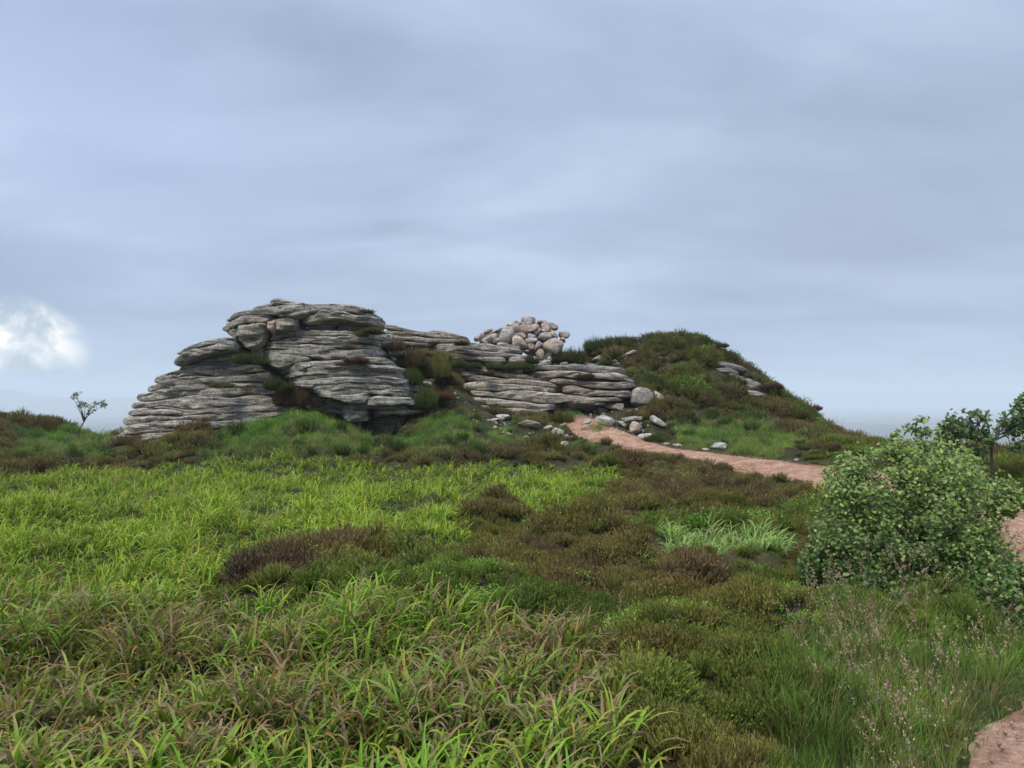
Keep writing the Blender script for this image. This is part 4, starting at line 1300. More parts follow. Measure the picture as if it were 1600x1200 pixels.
def variants(name, meshes):
    c = bpy.data.collections.new(name)
    for m in meshes:
        c.objects.link(bpy.data.objects.new(m.name, m))
    return c


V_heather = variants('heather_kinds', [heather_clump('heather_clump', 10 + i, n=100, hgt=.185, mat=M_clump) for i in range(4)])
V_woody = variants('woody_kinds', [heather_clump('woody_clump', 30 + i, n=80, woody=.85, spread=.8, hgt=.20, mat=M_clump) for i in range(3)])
V_grass = variants('grass_kinds', [grass_clump('grass_clump', 50 + i, mat=M_clump) for i in range(4)])
V_seed = variants('seed_kinds', [grass_clump('seed_grass', 60 + i, n=22, heads=5, pale=.4, mat=M_clump) for i in range(3)])
V_leafy = variants('leafy_kinds', [leafy_clump('leafy_clump', 70 + i, mat=M_clump) for i in range(3)])


def scatter(name, coll, nvar, pos, rot, scl, tint, label, cat):
    n = len(pos)
    me = bpy.data.meshes.new(name)
    me.vertices.add(n)
    me.vertices.foreach_set('co', np.asarray(pos, np.float32).ravel())
    for an, ty, key, arr in (('rot', 'FLOAT_VECTOR', 'vector', rot), ('scl', 'FLOAT_VECTOR', 'vector', scl)):
        a = me.attributes.new(an, ty, 'POINT')
        a.data.foreach_set(key, np.asarray(arr, np.float32).ravel())
    a = me.attributes.new('tint', 'FLOAT_COLOR', 'POINT')
    c = np.ones((n, 4), np.float32); c[:, :3] = tint
    a.data.foreach_set('color', c.ravel())
    a = me.attributes.new('pick', 'INT', 'POINT')
    a.data.foreach_set('value', np.random.default_rng(n).integers(0, nvar, n).astype(np.int32))
    ng = bpy.data.node_groups.new(name, 'GeometryNodeTree')
    ng.interface.new_socket('Geometry', in_out='INPUT', socket_type='NodeSocketGeometry')
    ng.interface.new_socket('Geometry', in_out='OUTPUT', socket_type='NodeSocketGeometry')
    gi = ng.nodes.new('NodeGroupInput'); go = ng.nodes.new('NodeGroupOutput')
    ci = ng.nodes.new('GeometryNodeCollectionInfo')
    ci.inputs['Collection'].default_value = coll
    ci.inputs['Separate Children'].default_value = True
    ci.inputs['Reset Children'].default_value = True
    ip = ng.nodes.new('GeometryNodeInstanceOnPoints')
    ip.inputs['Pick Instance'].default_value = True

    def att(nm, ty):
        a_ = ng.nodes.new('GeometryNodeInputNamedAttribute')
        a_.data_type = ty
        a_.inputs[0].default_value = nm
        return a_.outputs[0]
    e2r = ng.nodes.new('FunctionNodeEulerToRotation')
    ng.links.new(att('rot', 'FLOAT_VECTOR'), e2r.inputs[0])
    ng.links.new(gi.outputs[0], ip.inputs['Points'])
    ng.links.new(ci.outputs[0], ip.inputs['Instance'])
    ng.links.new(att('pick', 'INT'), ip.inputs['Instance Index'])
    ng.links.new(e2r.outputs[0], ip.inputs['Rotation'])
    ng.links.new(att('scl', 'FLOAT_VECTOR'), ip.inputs['Scale'])
    ng.links.new(ip.outputs[0], go.inputs[0])
    o = link(name, me)
    md = o.modifiers.new('scatter', 'NODES')
    md.node_group = ng
    tag(o, label, cat, None, 'stuff')
    return o


GRASS = [[(290, 712), (335, 688), (345, 655), (440, 640), (520, 636), (570, 650), (640, 675), (700, 640), (760, 655), (880, 672), (890, 692), (740, 700), (640, 706), (400, 712)],
         [(900, 690), (960, 698), (940, 705), (890, 700)],
         [(1040, 655), (1180, 650), (1290, 690), (1200, 712), (1060, 700)],
         [(-200, 716), (20, 712), (30, 682), (110, 664), (185, 664), (185, 700), (150, 716)]]
GRASS_NEAR = [[(1240, 965), (1330, 950), (1500, 980), (1700, 1000), (1700, 1150), (1520, 1210), (1400, 1300), (1250, 1250), (1200, 1100)]]
ROCKS_PX = [[(170, 690), (270, 540), (345, 460), (600, 460), (740, 500), (760, 480), (900, 490), (990, 600), (960, 640), (700, 650), (650, 650), (560, 660), (480, 625), (330, 665), (200, 695)]]


def field(step, y0, y1, margin=2.2, jitter=.5):
    """jittered points of ground in the camera's surroundings"""
    ys = np.arange(y0, y1, step)
    xs, ysl = [], []
    for y in ys:
        w_ = .66 * max(y, 0) + margin
        n = int(2 * w_ / step)
        xs.append(np.linspace(-w_, w_, n) + rng.uniform(-jitter, jitter, n) * step)
        ysl.append(y + rng.uniform(-jitter, jitter, n) * step)
    return np.concatenate(xs), np.concatenate(ysl)


def rock_mask(x, y):
    """footprints of the outcrops, in plan"""
    foot = [[(-9.7, 19.6), (-5.5, 19.4), (-5.2, 22.5), (-8.5, 22.3)],
            [(-5.9, 19.5), (-2.6, 19.6), (-2.2, 22.2), (-6.5, 22.5)],
            [(-4.5, 24.2), (1.0, 24.2), (1.3, 27), (-3.5, 27)],
            [(-1.6, 22.5), (3.6, 22.8), (3.9, 25.8), (-1.5, 25.8)],
            [(-.9, 25.6), (2.4, 25.6), (2.3, 27.3), (-.9, 27.3)]]
    return inany(x, y, foot)


for pl_ in (R4((690, 205), (892, 250)), R4((705, 234), (850, 262)), R4((780, 262), (870, 285)), R4((850, 283), (962, 345)), R4((868, 340), (978, 370))):
    CLEAR.append((pl_[0][0] - 2, pl_[1][0] + 2, pl_[0][1] - 1, pl_[1][1] + 5, 26.8))


CLEAR.append((700, 765, 572, 655, 22.4))


def clearmask(x, y):
    z = H(x, y)
    m = np.zeros(x.shape, bool)
    for dz in (.04, .2):
        px, py = project(x, y, z + dz)
        for a, b, c, d, Y in CLEAR:
            m |= (px > a) & (px < b) & (py > c) & (py < d) & (y < Y) & (y > Y - 2.2)
    return m


def surf_normal_rot(x, y, amt=.75):
    e = .10
    hx = (H(x + e, y) - H(x - e, y)) / (2 * e)
    hy = (H(x, y + e) - H(x, y - e)) / (2 * e)
    return np.arctan(hy) * amt, -np.arctan(hx) * amt


# ---- great wood-rush: real leaves
def rush_patch(name, x, y, per, nseg, label, mode):
    z = H(x, y)
    n = len(x)
    az0 = rng.uniform(0, 2 * np.pi, (n, 1))
    idx = np.repeat(np.arange(n), per)
    N = len(idx)
    az = rng.uniform(0, 2 * np.pi, N)
    # leaves lean a little with the wind, to the right
    az = np.where(rng.uniform(0, 1, N) < .3, rng.normal(-.3, .7, N), az)
    pxg, pyg = project(x, y, z + .25)
    big_ = (.85 + .45 * fbm(x * .7, y * .7, 5, 2))[idx]
    c1_, gp_, ca_, cb_ = cells(x, y, .5)
    hs_ = ((.62 + .55 * np.clip(1 - c1_ / .8, 0, 1)) * (.85 + .3 * ca_))[idx]
    ln = rng.uniform(.22, .46, N) * big_ * hs_
    ln *= np.where(y[idx] > 6, .86, np.where(y[idx] < 4.2, 1.1, 1))
    wd = rng.uniform(.010, .021, N) * np.where(y[idx] > 6, .95, 1.15)
    lean = rng.uniform(.05, .8, N)
    curl = rng.uniform(.9, 3.4, N)
    base = np.stack([x[idx] + rng.normal(0, .035, N), y[idx] + rng.normal(0, .035, N), z[idx] - .02], 1)
    near = (smooth01((pyg - 880) / 70) * (1 - .5 * smooth01((pyg - 1060) / 120)))[idx]
    spot = np.clip(.5 + 1.1 * fbm(x * .55, y * .55, 11, 3), 0, 1)[idx]
    if mode == 't':
        near = near * 0; spot = spot * 0
    u = rng.uniform(0, 1, N)
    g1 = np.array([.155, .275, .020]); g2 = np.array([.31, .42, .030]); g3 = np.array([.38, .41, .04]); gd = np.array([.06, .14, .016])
    cm = g1 + (g2 - g1) * rng.uniform(0, 1, (N, 1))
    cm = np.where((rng.uniform(0, 1, N) < .22)[:, None], g3, cm)
    cm = cm * (1 - .12 * near[:, None]) * (.78 + .44 * cb_)[idx][:, None]
    cm = np.where((y[idx] < 5.9)[:, None], cm * [.80, .95, 1.0], cm)
    if mode == 't':
        cm = cm * .5 + np.array([.16, .24, .09])
    cb = gd * rng.uniform(.35, .8, (N, 1)) * (1 - .1 * near[:, None])  # leaf bases coloured darker, painting in the shade of gaps between leaves
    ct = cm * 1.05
    pr = .18 + .85 * near * (.5 + .7 * spot) + .14 * spot
    dead = u < pr
    purple = np.array([.31, .15, .118]) * rng.uniform(.6, 1.35, (N, 1))
    rust = np.array([.17, .05, .016]) * rng.uniform(.7, 1.5, (N, 1))
    gold = np.array([.38, .25, .06]) * rng.uniform(.7, 1.2, (N, 1))
    k = rng.uniform(0, 1, N)
    dc = np.where((k < .66)[:, None], purple, np.where((k < .90)[:, None], rust, gold))
    dc = np.where((near < .3)[:, None] & (k < .45)[:, None], gold * [1.0, .95, 1.3], dc)
    ct = np.where(dead[:, None], dc, ct)
    half = dead & (rng.uniform(0, 1, N) < .30 * near + .12)
    cm = np.where(half[:, None], cm * .35 + dc * .65, cm)
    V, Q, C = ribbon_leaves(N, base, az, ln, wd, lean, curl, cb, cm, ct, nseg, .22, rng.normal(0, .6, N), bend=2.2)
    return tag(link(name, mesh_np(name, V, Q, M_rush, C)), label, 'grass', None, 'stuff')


def rush_points(step, y0, y1, polys, margin=2.0):
    x, y = field(step, y0, y1, margin)
    z = base_h(x, y)
    px, py = project(x, y, z + .22)
    wob = 14 * fbm(x * 1.1, y * 1.1, 21, 2)
    m = inany(px + wob * 2, py + wob * .8, polys) & ~inany(px, py, HEATH_HOLES) & (pathdist(x, y) > .25)
    return x[m], y[m]


x1, y1 = rush_points(.118, 1.3, 5.9, RUSH, 1.6)
rush_patch('wood_rush', x1, y1, 15, 7, 'long strap leaves with purple-brown dried tips filling the foreground', 'n')
x2, y2 = rush_points(.135, 5.9, 10.5, RUSH, 1.8)
rush_patch('wood_rush', x2, y2, 14, 5, 'bright yellow-green strap leaves in the middle distance beyond the purple-tipped ones', 'n')
x3, y3 = rush_points(.19, 10.5, 17.5, RUSH, 2.0)
rush_patch('wood_rush', x3, y3, 13, 4, 'far edge of the yellow-green strap-leaved patch, just below the tor', 'n')
x4, y4 = rush_points(.12, 5, 12, RUSH_T, 2.0)
rush_patch('wood_rush', x4, y4, 13, 5, 'small isolated pale green tuft of strap leaves in the heather left of the big bush', 't')

# ---- heather over everything else
def lerp(a, b, t):
    return np.asarray(a)[None] * (1 - t[:, None]) + np.asarray(b)[None] * t[:, None]


def heath_tint(x, y, px, py, cr):
    n1 = fbm(x * .45, y * .45, 31, 3); n2 = fbm(x * 1.6, y * 1.6, 37, 2); n3 = rng.uniform(-.12, .12, len(x)) + (cr - .5) * .65
    # greener close by and on the right, browner towards the tor
    g = .50 + .7 * n1 + .3 * n2 + n3 + .28 * smooth01((py - 800) / 180) - .30 * smooth01((760 - py) / 60) * (py < 760) * (px < 1150) - .2 * ((py < 800) & (px > 700) & (px < 1250))
    g = np.where((py < 700) & (px > 900), .30 + 1.1 * n1 + 1.0 * n2 + n3, g)
    g = np.clip(g, 0, 1)
    brown, mid, green = np.array([.142, .118, .060]), np.array([.150, .148, .045]), np.array([.115, .178, .038])
    brown, mid, green = brown * 1.13, mid * 1.13, green * 1.13
    c = np.where((g < .5)[:, None], lerp(brown, mid, np.clip(g * 2, 0, 1)), lerp(mid, green, np.clip(g * 2 - 1, 0, 1)))
    return c * rng.uniform(.8, 1.25, (len(x), 1)), g


def veg_rot(x, y):
    rx, ry = surf_normal_rot(x, y)
    n = len(x)
    return np.stack([rx + rng.normal(0, .12, n), ry + rng.normal(0, .12, n), rng.uniform(0, 6.28, n)], 1)


HP = {'h': [], 'w': [], 'l': [], 'g': [], 's': []}


def put(kind, x, y, sc, tint, zs=None, dz=-.03, lift=0.0):
    if not len(x):
        return
    z = H(x, y) + dz
    s = np.stack([sc, sc, sc * (zs if zs is not None else 1)], 1)
    HP[kind].append((np.stack([x, y, z], 1), veg_rot(x, y), s, tint))


for step, ya, yb, sc0 in ((.102, 1.2, 6.5, .84), (.13, 6.5, 9, .95), (.165, 9, 13, 1.1), (.20, 13, 20, 1.25), (.22, 20, 31, 1.35)):
    x, y = field(step, ya, yb, 2.2)
    z = base_h(x, y)
    px, py = project(x, y, z + .2)
    wob = 14 * fbm(x * 1.1, y * 1.1, 21, 2)
    rush = (inany(px + wob * 2, py + wob * .8, RUSH) & ~inany(px, py, HEATH_HOLES)) | inany(px, py, RUSH_T)
    gr = inany(px + wob, py + wob * .3, GRASS)
    grn = inany(px + wob * 3, py + wob * 2, GRASS_NEAR)
    pd = pathdist(x, y)
    ok = ~rush & (pd > .12 + .25 * fbm(x * 1.2, y * 1.2, 3)) & ~rock_mask(x, y)
    ok &= ~clearmask(x, y)
    # bare stony soil at the foot of the low outcrop and in the gully
    bare = inany(px, py, [[(880, 640), (960, 640), (1010, 700), (960, 700), (880, 690)], [(690, 600), (745, 650), (760, 672), (700, 660), (670, 560)],
                          [(1030, 640), (1110, 650), (1090, 672), (1040, 665)], [(990, 560), (1040, 545), (1050, 575), (980, 590)], [(730, 668), (760, 668), (765, 690), (735, 688)]])
    ok &= ~(bare & (rng.uniform(0, 1, len(x)) < .5))
    u = rng.uniform(0, 1, len(x))
    m = ok & ~(gr & (u < .90)) & ~(grn & (u < .6))
    xx, yy, pxx, pyy = x[m], y[m], px[m], py[m]
    c1, gap, cr, cr2 = plants(xx, yy)
    tint, g = heath_tint(xx, yy, pxx, pyy, cr)
    tint = tint * (.80 + .45 * cr2)[:, None]
    kn = (pyy < 655) & (pxx > 900)
    tint = np.where(kn[:, None], tint * .82, tint)
    ing = inany(pxx, pyy, GRASS)
    tint = np.where(ing[:, None], np.array([.085, .14, .035]) * (.7 + .6 * cr2)[:, None], tint)
    lift = .22 * np.clip(1 - (c1 / .75) ** 2, 0, 1) * (.5 + .8 * cr2)
    hn = 1 + .75 * fbm(xx * 1.0, yy * 1.0, 41, 2)
    sc = sc0 * rng.uniform(.8, 1.2, len(xx)) * hn
    pdm = pathdist(xx, yy)
    sc *= .55 + .45 * smooth01(pdm / .5)
    lift = lift * smooth01(pdm / .6)
    fr = (yy > 11) & (yy < 25) & (pdm < 2.2)
    sc *= np.where(fr, .62 + .38 * smooth01(pdm / 2.2), 1.0)
    lift = np.where(fr, lift * smooth01(pdm / 2.2), lift)
    sc *= np.where(kn, 1.25, 1)
    keep = (gap > .05) | (rng.uniform(0, 1, len(xx)) < .55)
    sc *= np.where(gap > .07, 1, .7)
    sc = np.maximum(sc, .62 * sc0 * np.where(pdm < .4, .7, 1))
    sc *= np.where(inpoly(pxx, pyy, [(1000, 815), (1240, 815), (1240, 885), (1000, 885)]), .6, 1)
    sc *= np.where((xx > 1.7) & (yy > 3.9) & (yy < 6.2), .62, 1.0)
    v = rng.uniform(0, .9, len(xx)) + .3 * fbm(xx * .9, yy * .9, 55, 2)
    wd_ = (v > .97) | (cr > .955) | ((cr < .08) & (g < .4))
    lf = (v < .10) | ((pyy < 700) & (pxx > 900) & (v < .16))
    wd_ &= keep; lf &= keep & ~wd_
    hh = ~wd_ & ~lf & keep
    put('h', xx[hh], yy[hh], sc[hh], tint[hh], lift=lift[hh])
    put('w', xx[wd_], yy[wd_], sc[wd_] * 1.05, tint[wd_] * [1.0, .95, .98], lift=lift[wd_])
    put('l', xx[lf], yy[lf], sc[lf] * 1.1, tint[lf] * [1.0, 1.45, .9], lift=lift[lf])
    # bleached dead grass on the knoll
    q = (pyy < 690) & (pxx > 930) & (fbm(xx * .9, yy * .9, 83, 2) + rng.normal(0, .15, len(xx)) > .22)
    put('g', xx[q], yy[q], sc[q] * .85, np.array([.26, .19, .135]) * rng.uniform(.7, 1.2, (q.sum(), 1)))
    # grass sprinkled through
    q = rng.uniform(0, 1, len(xx)) < .05 + .10 * (pyy > 950) * (pxx > 1000)
    put('g', xx[q], yy[q], sc[q] * 1.0, np.tile([.12, .20, .04], (q.sum(), 1)) * rng.uniform(.7, 1.2, (q.sum(), 1)))

# grassy places
x, y = field(.125, 15.5, 25, 2)
z = base_h(x, y)
px, py = project(x, y, z + .1)
wob = 14 * fbm(x * 1.1, y * 1.1, 21, 2)
m = inany(px + wob, py + wob * .3, GRASS) & ~clearmask(x, y) & (rng.uniform(0, 1, len(x)) < .9) & (pathdist(x, y) > .1) & ~inany(px, py, [[(735, 668), (760, 668), (768, 690), (735, 690)]])
x, y, px, py = x[m], y[m], px[m], py[m]
n = len(x)
k = np.clip(.62 + 1.4 * fbm(x * .8, y * .8, 61, 2) + rng.normal(0, .15, n), 0, 1)
tint = lerp([.09, .21, .03], [.24, .31, .08], k)
palem = (py > 690) | ((px > 1100) & (px < 1200) & (py < 675)) | (inpoly(px, py, [(480, 690), (560, 660), (640, 690), (600, 705)]))
tint = np.where((palem & (rng.uniform(0, 1, n) < .5))[:, None], np.array([.24, .21, .10]), tint)
put('g', x, y, rng.uniform(.65, 1.05, n) * np.where(inpoly(px, py, [(565, 645), (660, 645), (655, 695), (580, 690)]), .5, 1), tint)
q = rng.uniform(0, 1, n) < .10
put('s', x[q], y[q], rng.uniform(.5, .8, q.sum()), np.tile([.13, .15, .06], (q.sum(), 1)))
q = rng.uniform(0, 1, n) < .30
put('l', x[q], y[q], rng.uniform(.8, 1.3, q.sum()), np.tile([.09, .19, .035], (q.sum(), 1)))

x, y = field(.09, 2.0, 7.5, 1.5)
z = base_h(x, y)
px, py = project(x, y, z + .15)
wob = 14 * fbm(x * 1.1, y * 1.1, 21, 2)
pd_ = pathdist(x, y)
m = (inany(px + wob * 3, py + wob * 2, GRASS_NEAR) | ((pd_ < .55) & (px > 1300))) & (pd_ > -.05)
m0 = m
x, y = x[m], y[m]
n = len(x)
k = np.clip(.5 + 1.2 * fbm(x * 1.2, y * 1.2, 71, 2), 0, 1)
gs = rng.uniform(.7, 1.1, n) * np.where((x > 1.7) & (y > 3.9) & (y < 6.2), .6, 1.0)
gs = np.where(pd_[m0] < 1.0, np.maximum(gs, .75), gs) * np.where(pd_[m0] < .12, .6, 1)
put('g', x, y, gs, lerp([.075, .13, .026], [.15, .24, .05], k))
q = rng.uniform(0, 1, n) < .20 * np.clip(.6 + 2.2 * fbm(x * 1.1, y * 1.1, 97, 2), 0, 1)
put('s', x[q], y[q], rng.uniform(.7, 1.1, q.sum()), np.tile([.16, .155, .075], (q.sum(), 1)))
# a few seed heads elsewhere, and thin stalks on the skyline
x, y = field(.7, 2, 29, 2)
pd = pathdist(x, y)
m = (pd > .1) & ~rock_mask(x, y) & (rng.uniform(0, 1, len(x)) < .22)
put('s', x[m], y[m], rng.uniform(.7, 1.1, m.sum()), np.tile([.13, .12, .06], (m.sum(), 1)))
# turf along the path edge
ed = []
for i in range(0, len(ss), 1):
    for sgn, e_ in ((-1, edge), (1, edge2)):
        o_ = pw_[i] * 1.08 * e_[i] * sgn * rng.uniform(.93, 1.12)
        ed.append((pxs_[i] - ty[i] * o_, pys_[i] + tx[i] * o_))
ed = np.array(ed)
ed = ed[(ed[:, 1] > 1.5)]
k = rng.uniform(0, 1, len(ed))
put('g', ed[:, 0], ed[:, 1], rng.uniform(.3, .6, len(ed)), lerp([.09, .13, .035], [.17, .17, .07], k))

for kind, coll, nv, nm, lab, cat in (('h', V_heather, 4, 'heather', 'olive and brown heather carpeting the ground around the tor and path', 'heather'),
                                ('w', V_woody, 3, 'woody_heather', 'scattered brown woody heather among the green', 'heather'),
                                ('l', V_leafy, 3, 'bilberry', 'low bright leafy bilberry among the heather', 'ground cover'),
                                ('g', V_grass, 4, 'grass', 'fine green and straw-coloured grass on the bank below the tor and along the path', 'grass'),
                                ('s', V_seed, 3, 'seeding_grass', 'thin grass stalks with pale pinkish seed heads', 'grass')):
    L_ = HP[kind]
    scatter(nm, coll, nv, np.vstack([a[0] for a in L_]), np.vstack([a[1] for a in L_]), np.vstack([a[2] for a in L_]), np.vstack([a[3] for a in L_]), lab, cat)
    print(nm, sum(len(a[0]) for a in L_))

# pebbles on the path: stuff
r_ = np.random.default_rng(5)
npb = 26000
si = r_.integers(0, len(ss), npb)
of = r_.uniform(-1, 1, npb) * pw_[si]
bx = pxs_[si] - ty[si] * of + r_.normal(0, .05, npb); by = pys_[si] + tx[si] * of + r_.normal(0, .05, npb)
m = by > 1
bx, by = bx[m], by[m]
bz = base_h(bx, by) - .012
ico = np.array([(0, 0, 1), (.9, 0, .1), (.2, .85, .2), (-.75, .5, 0), (-.7, -.55, .1), (.25, -.85, .05), (0, 0, -1)])
tri = np.array([(0, 1, 2), (0, 2, 3), (0, 3, 4), (0, 4, 5), (0, 5, 1), (6, 2, 1), (6, 3, 2), (6, 4, 3), (6, 5, 4), (6, 1, 5)])
n = len(bx)
sz = .004 + .014 * r_.uniform(0, 1, (n, 1, 1)) ** 3
th = r_.uniform(0, 6.28, n)
rx_ = ico[None, :, 0] * np.cos(th)[:, None] - ico[None, :, 1] * np.sin(th)[:, None]
ry_ = ico[None, :, 0] * np.sin(th)[:, None] + ico[None, :, 1] * np.cos(th)[:, None]
V = np.stack([rx_, ry_, np.broadcast_to(ico[None, :, 2] * .7, rx_.shape)], -1) * sz * r_.uniform(.7, 1.3, (n, 1, 3)) + np.stack([bx, by, bz], 1)[:, None]
T = (np.arange(n)[:, None, None] * 7 + tri[None]).reshape(-1, 3)
tag(link('gravel', mesh_np('gravel', V.reshape(-1, 3), T, M_gravel, smooth=False)), 'loose pinkish gravel on the path', 'gravel', None, 'stuff')

xx_, yy_ = field(.16, 18, 27, 1)
zz_ = H(xx_, yy_)
qx, qy = project(xx_, yy_, zz_)
m = inany(qx, qy, [[(740, 655), (900, 640), (1010, 640), (1040, 690), (960, 682), (900, 690), (780, 680)], [(690, 590), (745, 640), (760, 670), (690, 640)], [(1020, 640), (1110, 650), (1060, 680)], [(960, 545), (1040, 545), (1050, 590), (960, 580)]])
m &= rng.uniform(0, 1, len(xx_)) < .42
bx, by = xx_[m], yy_[m]
n = len(bx)
bz = H(bx, by)
sz = .03 + .10 * r_.uniform(0, 1, (n, 1, 1)) ** 2.5
th = r_.uniform(0, 6.28, n)
rx_ = ico[None, :, 0] * np.cos(th)[:, None] - ico[None, :, 1] * np.sin(th)[:, None]
ry_ = ico[None, :, 0] * np.sin(th)[:, None] + ico[None, :, 1] * np.cos(th)[:, None]
V = np.stack([rx_, ry_, np.broadcast_to(ico[None, :, 2] * .6, rx_.shape)], -1) * sz * r_.uniform(.7, 1.3, (n, 1, 3)) + np.stack([bx, by, bz], 1)[:, None]
T = (np.arange(n)[:, None, None] * 7 + tri[None]).reshape(-1, 3)
tag(link('rubble', mesh_np('rubble', V.reshape(-1, 3), T, M_granite_pink, smooth=False)), 'small broken stones strewn below the outcrops', 'rubble', None, 'stuff')

# ------------------------------------------------------------------ bushes growing on and round the rocks
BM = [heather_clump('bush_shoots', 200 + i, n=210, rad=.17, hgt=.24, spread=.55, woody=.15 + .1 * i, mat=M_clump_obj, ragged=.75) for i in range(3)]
BL = [leafy_clump('bush_leaves', 210 + i, n=900, rad=.17, hgt=.2, mat=M_clump_obj) for i in range(2)]
BG = [grass_clump('tuft_blades', 220 + i, n=120, rad=.15, hgt=.24, mat=M_clump_obj) for i in range(2)]


def bush(px, py, Y, wpx, hpx, tint, label, kind='h', cat=None, ground=False):
    """px,py = middle of its foot"""
    if ground:
        gY = ground_Y(px, py, 5)
        if gY and abs(gY - Y) < 5:
            Y = gY
    x, y, z = [float(v) for v in P(px, py, Y)]
    w, h = wpx / F * Y, hpx / F * Y
    pool = {'h': BM, 'l': BL, 'g': BG}[kind]
    nm = {'h': 'heather_bush', 'l': 'bilberry_bush', 'g': 'grass_tuft'}[kind]
    root = tag(empty(nm, (x, y, z - .03)), label, cat or {'h': 'heather', 'l': 'bilberry', 'g': 'grass tuft'}[kind], {'h': 'heather bushes on and round the rocks', 'l': 'leafy green bushes', 'g': None}[kind])
    k = max(1, int(round(w / .21)))
    for j in range(k):
        for r2 in range(2 if w > .3 else 1):
            me = random.choice(pool)
            o = bpy.data.objects.new('foliage', me)
            COL.objects.link(o)
            o.parent = root
            f = (j + .5) / k - .5
            sw = max(w / k * 1.9, .2) / .34
            sh = h / .25 * (1 - 1.1 * abs(f) ** 2 * (k > 1)) * random.uniform(.6, 1.1)
            o.location = (f * w, r2 * .22 + random.uniform(-.06, .06), -.02)
            o.scale = (sw, sw, sh)
            o.rotation_euler = (random.uniform(-.12, .12), random.uniform(-.12, .12), random.uniform(0, 6.28))
            v = random.uniform(.8, 1.2)
            o.color = (tint[0] * v, tint[1] * v, tint[2] * v, 1)


